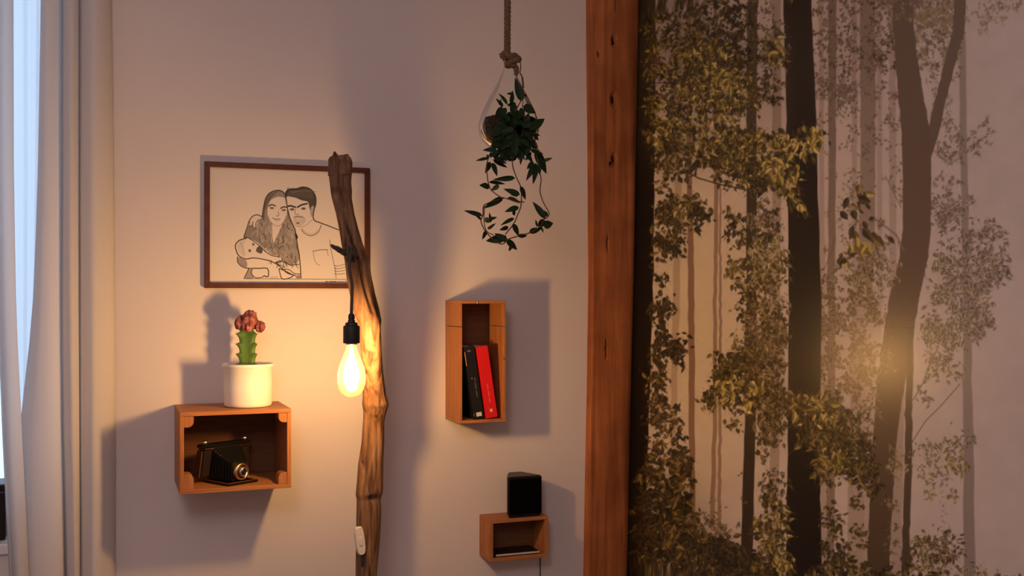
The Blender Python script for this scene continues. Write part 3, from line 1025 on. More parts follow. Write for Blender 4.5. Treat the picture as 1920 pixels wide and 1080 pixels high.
# ================================================================== timber post in the corner
HOLES = [(1151, 77, 4.5, 9), (1150, 187, 4.5, 10), (1151, 299, 4, 8), (1146, 308, 2.5, 4), (1154, 15, 2, 4), (1122, 105, 2, 4), (1139, 457, 1.2, 12), (1136, 655, 1.6, 14)]
yf = D - 0.022
NU = 56
us = np.linspace(0, 1, NU)
zr = np.concatenate([np.arange(0.0, 0.76, 0.03), np.arange(0.76, 2.24, 0.0045), np.arange(2.24, CEIL + 0.001, 0.03)])
V, F = [], []
for z in zr:
    row = HOR - (z - CAMZ) / (yf * CY + 1.3 * SY) * FPX
    lx = np.interp(row, *zip(*PL))
    rx = np.interp(row, *zip(*PR))
    lw, rw = W(lx, 540, yf).x, W(rx, 540, yf).x
    V.append((lw - 0.003 + 0.001 * mnoise.noise((0, 0, z * 8)), D + 0.01, z))
    for u in us:
        x = lw + (rw - lw) * u
        e1, e2 = min(1.0, u / 0.05), min(1.0, (1 - u) / 0.17)
        dep = 0.010 * (1 - math.sqrt(max(0, 1 - (1 - e1) ** 2))) + 0.020 * (1 - math.sqrt(max(0, 1 - (1 - e2) ** 2)))
        dep += 0.0018 * mnoise.noise((x * 14, 3.1, z * 2.2)) + 0.0009 * mnoise.noise((x * 60, 1.7, z * 5))
        px = lx + (rx - lx) * u
        for hx, hy, hw, hh in HOLES:
            q = ((px - hx) / (1.2 * hw)) ** 2 + ((row - hy) / (1.2 * hh)) ** 2
            if q < 1.4:
                dep += 0.016 * max(0, 1 - q ** 2 / 1.9)
        V.append((x, yf + dep, z))
    V.append((rw + 0.004, D + 0.03, z))
nc = NU + 2
for j in range(len(zr) - 1):
    for i in range(nc - 1):
        F.append((j * nc + i, j * nc + i + 1, (j + 1) * nc + i + 1, (j + 1) * nc + i))
    F.append((j * nc + nc - 1, j * nc, (j + 1) * nc, (j + 1) * nc + nc - 1))
F.append(tuple(range(nc))[::-1])
F.append(tuple((len(zr) - 1) * nc + i for i in range(nc)))
po = mesh_obj('timber_post', V, F, M['post'], base=(1.3, D, 0), smooth=True)
sharp(po, 60)
for hx, hy, hw, hh in HOLES:
    ring = []
    cc = W(hx, hy, yf + 0.0125)
    rx_, rz_ = hw * pxm(yf, 1150) * 1.0, hh * pxm(yf, 1150) * 1.0
    vs_ = [cc + Vector((0, 0.002, 0))] + [cc + Vector((rx_ * math.cos(a), 0, rz_ * math.sin(a))) for a in np.linspace(0, 2 * math.pi, 17)[:-1]]
    mesh_obj('hole_shade_disc', vs_, [(0, 1 + k, 1 + (k + 1) % 16) for k in range(16)], M['hole'], po)  # dark disc in each shallow recess stands in for the hole's shade
tag(po, 'upright reddish brown timber post with dowel holes beside the forest mural', 'post')

# ================================================================== framed drawing
yfr = D - 0.016                                     # front face of the frame
TLo, TRo, BLo, BRo = W(385, 302, yfr), W(694, 315, yfr), W(382, 540, yfr), W(694, 541, yfr)
fx0, fx1 = (TLo.x + BLo.x) / 2, TRo.x
zc0, zc1 = BLo.z, TLo.z                             # left edge heights
zr0, zr1 = BRo.z, TRo.z                             # right edge heights (the picture hangs slightly askew)


def fr(u, v):
    return fx0 + (fx1 - fx0) * u, (zc0 + (zr0 - zc0) * u) * (1 - v) + (zc1 + (zr1 - zc1) * u) * v


pic = thing('framed_drawing', 'dark wooden picture frame with pencil portrait of a couple holding a dog', 'picture', ((fx0 + fx1) / 2, yfr + 0.008, zc0))
fw, fh = 0.0125 / (fx1 - fx0), 0.0125 / (zc1 - zc0)
for pts4 in ([(0, 0), (1, 0), (1 - fw, fh), (fw, fh)], [(1, 0), (1, 1), (1 - fw, 1 - fh), (1 - fw, fh)],
             [(1, 1), (0, 1), (fw, 1 - fh), (1 - fw, 1 - fh)], [(0, 1), (0, 0), (fw, fh), (fw, 1 - fh)]):
    prism('frame_rail', [fr(*p) for p in pts4], yfr, D - 0.001, M['frame_wood'], pic, bevel=0.0012)
K = 5.142


def paint_drawing():
    c = Canvas(380, 295, 700, 545, 4.0, (.70, .655, .615))

    def q(pts):
        return [(420 + x / K, 330 + y / K) for x, y in pts]

    def ln(pts, w=7, col=(.035, .028, .03), al=.9, sm=True):
        p = q(pts)
        if sm and len(p) > 2:
            p = [tuple(v) for v in catmull(p, 6)]
        c.strokes(p, 1.3 * w / K, col, al, 0.8)

    def fill(pts, g, al=1.0, sm=True):
        p = q(pts)
        if sm:
            p = [tuple(v) for v in catmull(p + [p[0]], 5)]
        c.poly(p, (g, g * .93, g * .90), al)

    PAP = .70
    # woman: hair, blouse
    fill([(520, 138), (450, 158), (405, 210), (382, 300), (370, 390), (330, 430), (318, 520), (345, 610), (400, 690), (450, 760), (550, 770), (590, 840),
          (680, 845), (722, 780), (705, 660), (690, 560), (660, 470), (628, 400), (612, 300), (605, 210), (570, 155)], .27)
    fill([(240, 470), (190, 590), (235, 598), (320, 640), (390, 700), (420, 640), (350, 600), (320, 500)], .24)
    fill([(560, 780), (590, 850), (690, 850), (730, 780), (715, 700), (640, 700)], .30)
    for i in range(130):
        x, y = random.uniform(320, 705), random.uniform(430, 840)
        if (x - 330) * 1.1 < (y - 620) - 60:
            continue
        a = random.gauss(1.45, .4)
        l = random.uniform(30, 80)
        g = random.choice((.10, .14, .40, .45, .34))
        ln([(x, y), (x + l * .5 * math.cos(a) + random.gauss(0, 8), y + l * .5 * math.sin(a)), (x + l * math.cos(a), y + l * math.sin(a))], random.uniform(4, 8), (g, g * .92, g * .9), .75)
    for i in range(30):
        t = i / 30
        ln([(520 - 90 * t, 145 + 30 * t), (410 - 20 * t + 30 * (1 - t), 230 + 30 * t), (395 - 10 * t, 330), (370 + 20 * random.random(), 420)], 3, (.12, .11, .11), .35)
    # faces and neck
    fill([(520, 198), (455, 230), (425, 300), (420, 370), (440, 430), (480, 470), (525, 480), (570, 450), (600, 390), (608, 300), (600, 225), (565, 205)], PAP)
    fill([(465, 455), (555, 455), (530, 540), (500, 600), (478, 640), (468, 560)], PAP * .97)
    fill([(615, 200), (690, 205), (760, 225), (810, 250), (835, 310), (840, 380), (850, 440), (790, 480), (735, 495), (680, 470), (640, 400), (622, 310)], PAP)
    fill([(700, 500), (760, 470), (850, 410), (890, 440), (930, 470), (905, 545), (850, 570), (790, 560), (745, 520)], PAP)
    # man's hair
    fill([(606, 195), (596, 160), (625, 128), (690, 125), (760, 106), (830, 125), (878, 185), (886, 255), (872, 310), (858, 285), (840, 310), (838, 350),
          (822, 300), (808, 250), (750, 235), (690, 210), (640, 200)], .085)
    fill([(838, 300), (860, 285), (868, 310), (856, 380), (842, 395), (832, 350)], .40)
    for i in range(16):
        x = 620 + i * 15
        ln([(x, 190 + i * 2), (x + 18, 150), (x + 50, 130 + abs(i - 8) * 4)], 3, (.25, .23, .22), .5)
    # shirt
    fill([(700, 600), (720, 520), (780, 560), (850, 572), (910, 545), (940, 480), (1000, 490), (1105, 525), (1170, 700), (1170, 990), (742, 990), (735, 860), (718, 740)], PAP, .5, False)
    # outlines
    ln([(605, 200), (570, 155), (520, 138), (450, 158), (405, 210), (382, 300), (368, 395)], 8)
    ln([(590, 190), (610, 300), (628, 390), (662, 470), (686, 520), (690, 570), (700, 610), (712, 690), (725, 760), (735, 860), (742, 985)], 8)
    ln([(690, 555), (705, 590), (695, 605)], 13)
    ln([(596, 185), (600, 150), (640, 125), (700, 122), (760, 106), (830, 125), (878, 185), (886, 260), (868, 330), (860, 395), (875, 430), (925, 450), (1000, 478), (1105, 520)], 8)
    ln([(606, 155), (616, 120), (625, 115)], 5)
    ln([(622, 330), (640, 400), (680, 470), (735, 492), (790, 475), (850, 420)], 4, al=.5)
    ln([(745, 512), (775, 550), (830, 575), (880, 562), (915, 530), (938, 470)], 6, al=.7)
    ln([(755, 505), (785, 538), (832, 558), (880, 545), (905, 515)], 3, al=.45)
    # faces: brows, eyes, noses, mouths
    ln([(432, 292), (460, 275), (498, 290)], 9, al=.8)
    ln([(545, 312), (575, 298), (602, 302)], 9, al=.8)
    for x, y in ((460, 308), (575, 328)):
        fill([(x - 24, y), (x, y - 11), (x + 24, y + 2), (x, y + 12)], .10, .9)
    ln([(522, 340), (528, 375), (515, 388), (503, 380)], 5, (.2, .15, .14), .7)
    fill([(468, 402), (500, 408), (540, 412), (530, 432), (500, 436), (478, 422)], .50, .8)
    ln([(465, 402), (500, 416), (545, 412)], 5, (.15, .11, .11), .75)
    ln([(425, 390), (450, 440), (490, 475), (525, 482), (565, 455), (598, 390)], 4, al=.5)
    ln([(615, 292), (645, 288), (690, 302)], 12, al=.85)
    ln([(708, 302), (750, 278), (802, 266)], 12, al=.85)
    for x, y in ((655, 322), (765, 315)):
        fill([(x - 26, y), (x, y - 13), (x + 26, y - 2), (x, y + 13)], .08, .9)
    ln([(690, 320), (682, 355), (700, 372), (722, 365)], 5, (.2, .15, .14), .7)
    fill([(668, 385), (710, 378), (768, 388), (790, 430), (750, 478), (705, 480), (675, 440)], .42, .55)
    fill([(685, 402), (720, 398), (755, 404), (735, 424), (700, 424)], .62, .95)
    ln([(680, 398), (720, 392), (760, 400)], 6, (.12, .09, .09), .8)
    ln([(700, 450), (712, 458), (725, 450)], 7, (.1, .08, .08), .8)
    # hand on the shoulder
    fill([(358, 388), (315, 375), (270, 398), (240, 450), (248, 490), (272, 470), (285, 495), (305, 500), (310, 460), (335, 420)], PAP * .95)
    ln([(368, 392), (315, 374), (268, 396), (238, 445), (225, 490), (190, 590)], 7)
    ln([(250, 440), (245, 488), (272, 470), (280, 440)], 5)
    ln([(275, 470), (288, 500), (306, 498), (308, 455), (330, 420)], 5)
    # dog
    fill([(215, 600), (150, 620), (110, 665), (122, 730), (150, 775), (215, 800), (300, 790), (420, 800), (500, 830), (540, 800), (480, 775), (400, 730), (360, 690), (320, 650), (270, 612)], PAP * .96)
    fill([(215, 605), (160, 620), (125, 670), (150, 740), (190, 770), (185, 690)], .52, .6)
    ln([(190, 590), (235, 598), (300, 640), (360, 690), (400, 730), (470, 770), (545, 778), (560, 820), (500, 838)], 6)
    ln([(215, 600), (150, 620), (110, 665), (122, 730), (150, 775), (215, 800), (290, 790), (420, 812), (500, 845), (560, 890), (610, 935), (690, 960)], 8)
    fill([(318, 690), (345, 672), (372, 700), (365, 745), (330, 740), (308, 720)], .07, .95)
    fill([(232, 715), (250, 705), (262, 722), (246, 736)], .07, .95)
    fill([(268, 655), (284, 645), (296, 662), (280, 674)], .09, .9)
    ln([(160, 640), (185, 700), (200, 770)], 4, al=.5)
    # arms, hands, hem
    ln([(130, 780), (138, 840), (205, 885), (330, 890), (418, 893), (425, 968), (385, 962)], 8)
    fill([(135, 785), (140, 840), (205, 882), (225, 850), (200, 800)], .30)
    fill([(245, 890), (200, 985), (285, 985), (268, 930), (275, 892)], .32)
    ln([(240, 890), (195, 985)], 7, sm=False)
    ln([(272, 892), (266, 940), (300, 978), (350, 980), (395, 962)], 6)
    ln([(490, 840), (530, 820), (600, 835), (640, 860), (725, 850)], 6)
    ln([(528, 900), (540, 895), (600, 920), (660, 955), (650, 975), (600, 992), (555, 985), (530, 900)], 7)
    ln([(570, 905), (620, 900), (680, 940), (735, 945)], 6)
    ln([(505, 850), (560, 865), (590, 890)], 5)
    fill([(690, 965), (728, 955), (735, 985), (700, 988)], .15, .8)
    for i in range(5):
        ln([(450 + i * 16, 970), (455 + i * 16, 985)], 5, al=.5)
    ln([(190, 990), (600, 993), (1180, 996)], 5, al=.75)
    # pocket and sleeve
    ln([(855, 725), (930, 712), (1000, 712)], 6, al=.65)
    ln([(992, 712), (1005, 768)], 5, al=.6)
    ln([(862, 728), (868, 790), (890, 840), (922, 862)], 5, al=.45)
    ln([(1020, 615), (1030, 700), (1050, 800), (1072, 900), (1080, 985)], 6, al=.55)
    for k in range(4):
        ln([(1062, 862 + k * 26), (1100, 868 + k * 26), (1165, 850 + k * 30)], 5, al=.6)
    # written caption, too small to read in the photograph
    x = 978
    while x < 1180:
        h_ = random.uniform(6, 15)
        ln([(x, 1024), (x + 4, 1024 - h_), (x + 9, 1022), (x + 13, 1016)], 3, al=.8)
        x += random.choice((11, 12, 13, 24))
    return c


dc = paint_drawing()
xs = np.linspace(fr(fw, 0)[0], fr(1 - fw, 0)[0], 420)
vs = np.linspace(fh, 1 - fh, 480)
U, Vv = np.meshgrid(np.linspace(fw, 1 - fw, 640), vs)
Xd = fx0 + (fx1 - fx0) * U
Zd = (zc0 + (zr0 - zc0) * U) * (1 - Vv) + (zc1 + (zr1 - zc1) * U) * Vv
P = np.stack([Xd, np.full_like(Xd, D - 0.006), Zd], -1)
sh = print_grid('drawing_sheet', P, dc, M['drawing'], pic)
sh['label'] = 'white sheet with a pencil drawing of a smiling couple and dog'
prism('backing_board', [fr(fw, fh), fr(1 - fw, fh), fr(1 - fw, 1 - fh), fr(fw, 1 - fh)], D - 0.005, D - 0.001, M['paper'], pic)

# ================================================================== left crate with camera and cactus
yb = D - 0.001
yc = 2.455                                     # front of the crate
c0, c1 = W(337, 931, yc), W(546, 768, yc)
x0, x1, z0, z1 = c0.x, c1.x, c0.z + 0.004, W(440, 770, yc).z
t = 0.009
cr = thing('wooden_crate', 'small wide wooden crate on the wall with corner blocks and an old camera inside', 'crate', ((x0 + x1) / 2, (yb + yc) / 2, z0))
box('top_board', (x0, yc, z1 - t), (x1, yb, z1), M['crate_x'], cr)
box('bottom_board', (x0, yc, z0), (x1, yb, z0 + t), M['crate_x'], cr)
box('side_board', (x0, yc + 0.0015, z0 + t), (x0 + t, yb, z1 - t), M['crate_z'], cr)
box('side_board', (x1 - t, yc + 0.0015, z0 + t), (x1, yb, z1 - t), M['crate_z'], cr)
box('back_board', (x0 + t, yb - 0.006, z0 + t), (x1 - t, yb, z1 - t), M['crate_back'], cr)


def corner_block(xa, za, sx, sz, w, h):
    """block with one rounded inner corner; (xa, za) is the crate's inner corner"""
    pts = [(xa, za), (xa + sx * w, za)]
    r = min(w, h) * 0.62
    cxr, czr = xa + sx * (w - r), za + sz * (h - r)
    for k in range(7):
        a = k / 6 * math.pi / 2
        pts.append((cxr + sx * r * math.cos(a), czr + sz * r * math.sin(a)))
    pts.append((xa, za + sz * h))
    prism('corner_block', pts, yc + 0.003, yc + 0.045, M['crate_z'], cr, bevel=0.0008)


corner_block(x0 + t, z1 - t, 1, -1, 0.021, 0.025)
corner_block(x1 - t, z1 - t, -1, -1, 0.019, 0.022)
corner_block(x0 + t, z0 + t, 1, 1, 0.021, 0.034)
corner_block(x1 - t, z0 + t, -1, 1, 0.019, 0.027)
CR = (x0, x1, z0, z1, t)

# --- folding camera
zf = z0 + t + 0.0006
fc = thing('folding_camera', 'old black folding bellows camera with metal lens ring inside the wide crate', 'camera', (W(402, 905, 2.54).x, 2.545, zf))
AX = Vector((0.50, -0.866, 0)).normalized()         # where the lens looks
SD = Vector((0.866, 0.50, 0)).normalized()          # along the body, away to the right
UP = Vector((0, 0, 1))
org = W(361, 905, 2.545)
org.z = zf
lean = -0.20                                       # the body leans forward over its bed


def cp(a, s, u):
    """camera frame: a along the lens axis, s along the body, u upwards"""
    return org + AX * (a - lean * u) + SD * s + UP * u


def cam_prism(name, prof, s0, s1, material, r=0.0):
    """profile of (a, u) swept along the body"""
    A = [cp(a, s0, u) for a, u in prof]
    B = [cp(a, s1, u) for a, u in prof]
    n = len(A)
    bm = bmesh.new()
    va = [bm.verts.new(p) for p in A]
    vb = [bm.verts.new(p) for p in B]
    bm.faces.new(va)
    bm.faces.new(vb[::-1])
    for i in range(n):
        bm.faces.new((va[i], vb[i], vb[(i + 1) % n], va[(i + 1) % n]))
    if r:
        bmesh.ops.bevel(bm, geom=list(bm.edges), offset=r, segments=3, affect='EDGES')
    return from_bm(name, bm, material, fc)


BW, BH = 0.130, 0.086
cam_prism('body', [(0, 0.012), (0.026, 0.012), (0.026, BH - 0.006), (0, BH - 0.006)], 0, BW, M['leather'], 0.004)
cam_prism('top_plate', [(-0.001, BH - 0.006), (0.027, BH - 0.006), (0.027, BH + 0.004), (-0.001, BH + 0.004)], -0.002, BW + 0.002, M['black_plastic'], 0.003)
cam_prism('metal_rim', [(0.0272, BH - 0.007), (0.0285, BH - 0.007), (0.0285, BH - 0.0045), (0.0272, BH - 0.0045)], 0.004, BW - 0.004, M['brass'])
cam_prism('end_trim', [(0.004, 0.016), (0.022, 0.016), (0.022, BH - 0.012), (0.004, BH - 0.012)], -0.0022, -0.0002, M['leather'], 0.0008)
cam_prism('end_rim', [(0.0225, 0.014), (0.0245, 0.014), (0.0245, BH - 0.012), (0.0225, BH - 0.012)], -0.0016, 0.0, M['brass'])
for s, a in ((0.012, 0.012), (BW - 0.010, 0.014)):
    p = cp(a, s, BH + 0.004)
    lathe('winding_knob', [(0, 0.007), (0.006, 0.007), (0.007, 0.006), (0.007, 0.0015), (0.006, 0), (0.0, 0)], p, M['metal'], fc, 16)
# drop-down bed lying on the crate floor
LEAN0 = lean
lean = 0.0
cam_prism('drop_bed', [(0.012, 0.0), (0.104, 0.0), (0.104, 0.005), (0.012, 0.005)], 0.022, 0.106, M['black_plastic'], 0.0018)
cam_prism('bed_rim', [(0.014, 0.0052), (0.103, 0.0052), (0.103, 0.0065), (0.014, 0.0065)], 0.0225, 0.0245, M['brass'])
cam_prism('bed_rim', [(0.1005, 0.0052), (0.103, 0.0052), (0.103, 0.0065), (0.1005, 0.0065)], 0.0245, 0.104, M['brass'])
# bellows: pleated frustum from body to lens board
secs = 17
V, F = [], []
for i in range(secs):
    q = i / (secs - 1)
    a = 0.022 + 0.062 * q
    hw = (0.040 * (1 - q) + 0.021 * q) + (0.0025 if i % 2 else 0)
    uc = 0.049 * (1 - q) + 0.030 * q
    hh = (0.036 * (1 - q) + 0.021 * q) + (0.0025 if i % 2 else 0)
    back = -LEAN0 * uc * (1 - q)
    for s_, u_ in ((-1, -1), (-.8, -1), (.8, -1), (1, -.8), (1, .8), (.8, 1), (-.8, 1), (-1, .8)):
        uu = uc + hh * u_
        V.append(cp(a - LEAN0 * uu * (1 - q), 0.064 + hw * s_, max(uu, 0.008)))
for i in range(secs - 1):
    for k in range(8):
        F.append((i * 8 + k, i * 8 + (k + 1) % 8, (i + 1) * 8 + (k + 1) % 8, (i + 1) * 8 + k))
mesh_obj('bellows', V, F, M['bellows'], fc)
cam_prism('lens_board', [(0.084, 0.006), (0.090, 0.006), (0.090, 0.052), (0.084, 0.052)], 0.042, 0.086, M['black_plastic'], 0.002)
lc = cp(0.090, 0.064, 0.028)
lathe('shutter_housing', [(0.0, 0), (0.019, 0), (0.0195, 0.001), (0.0195, 0.008), (0.018, 0.0095), (0.0, 0.0095)], lc, M['black_plastic'], fc, 32, AX)
lathe('lens_ring', [(0.0195, 0.0005), (0.0205, 0.0015), (0.0205, 0.0085), (0.0185, 0.0105), (0.0145, 0.0110), (0.0140, 0.0095)], lc, M['brass'], fc, 32, AX)
lathe('lens_barrel', [(0.0115, 0.0095), (0.0115, 0.0165), (0.0105, 0.018), (0.0085, 0.018), (0.008, 0.014), (0.0, 0.014)], lc, M['metal'], fc, 28, AX)
lathe('lens_glass', [(0.0082, 0.0142), (0.006, 0.0158), (0.003, 0.0166), (0.0, 0.0168)], lc, M['dark_glass'], fc, 24, AX)
lean = 0.0
for s in (0.026, 0.103):
    pa = cp(0.024 - LEAN0 * 0.078, s, 0.078)
    pb = cp(0.080, s * 0.5 + 0.032, 0.046)
    st = tube('strut', [pa, pa.lerp(pb, .5), pb], 0.0017, M['metal'], fc, 6)
    for p in (pa, pb):
        lathe('rivet', [(0.0, 0.0025), (0.002, 0.002), (0.0028, 0.0)], p, M['metal'], st, 10, (-SD) if s < 0.06 else AX)
tube('shutter_lever', [lc + SD * 0.014 + AX * 0.009 - UP * 0.010, lc + SD * 0.018 + AX * 0.012 - UP * 0.017], 0.0012, M['metal'], fc, 6)

# --- cactus
yp = 2.545
pb_, pt_ = W(465, 757, yp), W(465, 677, yp)
rp = 45 * pxm(yp, 465)
cz = CR[3] + 0.0006
hp = pt_.z - pb_.z
cac = thing('potted_cactus', 'grafted cactus with a reddish head in a white pot on the wide crate', 'plant', (pb_.x, yp, cz))
pc = Vector((pb_.x, yp, cz))
lathe('pot', [(0, 0), (rp * .88, 0), (rp * .95, hp * .02), (rp * .975, hp * .07), (rp * .985, hp * .5), (rp * .985, hp * .90), (rp * 1.03, hp * .92), (rp * 1.055, hp * .95),
              (rp * 1.055, hp * .985), (rp * 1.03, hp), (rp * .97, hp * .99), (rp * .94, hp * .95), (rp * .93, hp * .80), (0, hp * .80)], pc, M['pot'], cac, 56)
V, F = lathe_geo([(rp * .925, hp * .81), (rp * .7, hp * .84), (rp * .3, hp * .86), (0, hp * .865)], pc, 30)
V = [v + Vector((0, 0, 0.002 * mnoise.noise(v * 160))) for v in V]
mesh_obj('soil', V, F, M['soil'], cac, smooth=True)
# three-winged stem with scalloped ribs
hs = W(465, 618, yp).z - (cz + hp * .84)
sbase = Vector((pc.x + 0.0005, yp, cz + hp * .82))
V, F = [], []
NZ, NA = 90, 54
rot = 1.15
for j in range(NZ + 1):
    q = j / NZ
    f_ = (q * 4.0 + 0.30) % 1.0
    tooth = (f_ / 0.86) ** 2.2 if f_ < 0.86 else (1 - f_) / 0.14
    for k in range(NA):
        a = 2 * math.pi * k / NA
        w_ = math.cos(1.5 * (a - rot)) ** 2
        core = 0.0120
        wing = 0.0080 * w_ ** 1.5 + 0.0100 * w_ ** 6 * tooth
        taper = 1.0 if q < .93 else 1 - (q - .93) * 4.0
        r = (core + wing) * taper
        V.append(sbase + Vector((r * math.cos(a), r * math.sin(a), hs * q + (0.0035 * w_ ** 6))))
for j in range(NZ):
    for k in range(NA):
        k2 = (k + 1) % NA
        F.append((j * NA + k, j * NA + k2, (j + 1) * NA + k2, (j + 1) * NA + k))
F.append(tuple(NZ * NA + k for k in range(NA)))
stem = mesh_obj('cactus_stem', V, F, M['cactus'], cac, smooth=True)
# head: lobes with ridges
hz = sbase + Vector((0, 0, hs))


def lobe(c, r, sq=1.0, ribs=7, ph=0.0):
    V, F = [], []
    nu, nv = 28, 14
    for j in range(nv + 1):
        f = math.pi * j / nv
        for k in range(nu):
            a = 2 * math.pi * k / nu
            rr = r * (1 + 0.24 * math.cos(ribs * a + ph) * math.sin(f) + 0.26 * mnoise.noise(Vector((math.cos(a), math.sin(a), f)) * 3 + Vector(c) * 40))
            V.append(Vector(c) + Vector((rr * math.sin(f) * math.cos(a), rr * math.sin(f) * math.sin(a), rr * sq * math.cos(f))))
    for j in range(nv):
        for k in range(nu):
            k2 = (k + 1) % nu
            F.append((j * nu + k, (j + 1) * nu + k, (j + 1) * nu + k2, j * nu + k2))
    return V, F


px1 = pxm(yp, 465)
for dx, dz, dy, r, sq in ((-10, 14, 0.004, 12, 1.15), (2, 20, -0.004, 12.5, 1.35), (9, 12, 0.006, 10, 1.0), (21, 7, -0.003, 8.5, 1.2), (-2, 6, -0.007, 9, 1.0)):
    lobe_ = lobe(hz + Vector((dx * px1, dy, dz * px1)), r * px1, sq, 6, dx)
    o = mesh_obj('cactus_head', lobe_[0], lobe_[1], M['scion'], cac, smooth=True)
# spines on the wings
for w in range(3):
    a = rot + w * 2 * math.pi / 3
    gs = []
    for i in range(5):
        q = (i + 0.56) / 4.0
        if not 0.02 < q < .97:
            continue
        p = sbase + Vector((math.cos(a) * 0.0290, math.sin(a) * 0.0290, hs * q + 0.0035))
        for da in (-.5, .1, .6):
            d_ = Vector((math.cos(a + da), math.sin(a + da), 0.25)).normalized()
            gs.append(tube_geo([p, p + d_ * 0.003], [0.0005, 0.0002], 4))
    v, f = join_geo(gs)
    mesh_obj('spines', v, f, M['spine_pale'], cac)['kind'] = 'stuff'

# ================================================================== tall shelf with two books
ys = 2.53
s0, s1 = W(861.5, 796, ys), W(949, 563, ys)
x0, x1, z0, z1 = s0.x, s1.x, W(910, 792.5, ys).z, W(905, 563.5, ys).z
t = 0.0078
sh_ = thing('tall_shelf', 'narrow upright wooden box shelf on the wall holding two books', 'shelf', ((x0 + x1) / 2, (ys + yb) / 2, z0))
box('top_board', (x0, ys, z1 - t), (x1, yb, z1), M['crate_x'], sh_)
box('bottom_board', (x0, ys, z0), (x1, yb, z0 + t), M['crate_x'], sh_)
zj = W(945, 612, ys).z
for xa, xb in ((x0, x0 + t), (x1 - t, x1)):
    box('side_board', (xa, ys + 0.001, z0 + t), (xb, yb, zj - 0.0006), M['crate_z'], sh_)
    box('side_board', (xa, ys + 0.0015, zj + 0.0006), (xb, yb, z1 - t), M['crate_z'], sh_)
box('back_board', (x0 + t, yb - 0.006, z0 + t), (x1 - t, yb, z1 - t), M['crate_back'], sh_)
pn = W(896, 567.5, ys)
lathe('screw', [(0.0, 0.0016), (0.0022, 0.0012), (0.003, 0.0)], (pn.x, ys, pn.z), M['metal'], sh_, 14, (0, -1, 0))
pn = W(945.5, 673, ys)
lathe('nail_head', [(0.0, 0.0008), (0.0014, 0.0006), (0.0018, 0.0)], (pn.x, ys + 0.001, pn.z), M['black_plastic'], sh_, 12, (0, -1, 0))
SH = (x0, x1, z0, z1, t)


def book(name, label, x, y, w, h, d, ang, cover, marks):
    r = thing(name, label, 'book', (x, y, SH[2] + SH[4] + 0.0006), 'books in the tall shelf')
    ct = 0.0016

    def lb(nm, lo, hi, mt, par, bev=0.0005):
        bm = bmesh.new()
        bm_box(bm, lo, hi)
        if bev:
            bmesh.ops.bevel(bm, geom=list(bm.edges), offset=bev, segments=2, affect='EDGES')
        me = bpy.data.meshes.new(nm)
        bmesh.ops.recalc_face_normals(bm, faces=bm.faces)
        bm.to_mesh(me)
        bm.free()
        me.materials.append(mt)
        o = bpy.data.objects.new(nm, me)
        o.parent = par
        COL.objects.link(o)
        return o
    lb('cover_board', (0, 0, 0), (ct, d, h), cover, r)
    lb('cover_board', (w - ct, 0, 0), (w, d, h), cover, r)
    sp = lb('spine', (0, -0.0016, 0), (w, 0.0004, h), cover, r, 0.0008)
    lb('page_block', (ct, 0.0005, 0.002), (w - ct, d - 0.003, h - 0.002), M['paper'], r)
    for (u0, v0, u1, v1, mt) in marks:
        lb('spine_print', (u0 * w, -0.00185, v0 * h), (u1 * w, -0.0016, v1 * h), mt, sp, 0)
    r.rotation_euler = (0, -ang, 0)
    return r


yk = ys + 0.008
mm = pxm(yk, 900)
tl = 0.150
letters = []
for i in range(15):
    if i % 6 != 5:
        letters.append((.58, .30 + i * .018, .68, .312 + i * .018, M['spine_grey']))
xb0 = W(888, 788, yk).x
book('paperback', 'black paperback with a pale label low on its spine leaning in the tall shelf', xb0, yk, 20.5 * mm, 137 * mm, 0.100, tl - 0.002, M['book_black'],
     [(.30, .925, .62, .945, M['spine_grey']), (.30, .030, .82, .085, M['spine_pale']), (.05, .045, .12, .08, M['spine_grey']), (.34, .55, .40, .57, M['spine_orange']),
      (.0, .74, .07, .93, M['spine_orange'])] + letters)
xr0 = W(911.5, 788, yk).x
letters = [(.46, .22 + i * .02, .56, .235 + i * .02, M['spine_rose']) for i in range(14) if i % 5 != 3]
book('paperback', 'bright red paperback leaning against the black one in the tall shelf', xr0, yk + 0.001, 23.5 * mm, 136 * mm, 0.100, tl, M['book_red'],
     [(.42, .085, .62, .125, M['spine_pale'])] + letters)

# ================================================================== small low shelf, loudspeaker, flat device
yl = 2.565
x0, x1 = W(919, 1000, yl).x, W(1028, 1000, yl).x
z0, z1 = W(970, 1050, yl).z, W(970, 972, yl).z
t = 0.009
ls = thing('small_shelf', 'small low wooden box shelf on the wall carrying the black loudspeaker', 'shelf', ((x0 + x1) / 2, (yl + yb) / 2, z0))
box('top_board', (x0, yl, z1 - t), (x1, yb, z1), M['crate_x'], ls)
box('bottom_board', (x0, yl, z0), (x1, yb, z0 + t), M['crate_x'], ls)
box('side_board', (x0, yl + 0.001, z0 + t), (x0 + t, yb, z1 - t), M['crate_z'], ls)
box('side_board', (x1 - t, yl + 0.001, z0 + t), (x1, yb, z1 - t), M['crate_z'], ls)
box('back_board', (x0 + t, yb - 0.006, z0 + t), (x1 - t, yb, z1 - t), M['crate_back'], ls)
dv = thing('media_player', 'flat black device with a silvery front edge lying in the low shelf', 'device', ((x0 + x1) / 2, yl + 0.05, z0 + t))
dx0, dx1 = x0 + t + 0.004, x1 - t - 0.012
box('body', (dx0, yl + 0.009, z0 + t + 0.0006), (dx1, yl + 0.080, z0 + t + 0.008), M['black_plastic'], dv, 0.002)
box('front_edge', (dx0 + 0.006, yl + 0.0065, z0 + t + 0.003), (dx1 - 0.001, yl + 0.009, z0 + t + 0.0075), M['silver'], dv, 0.0008)['label'] = 'silvery front edge'

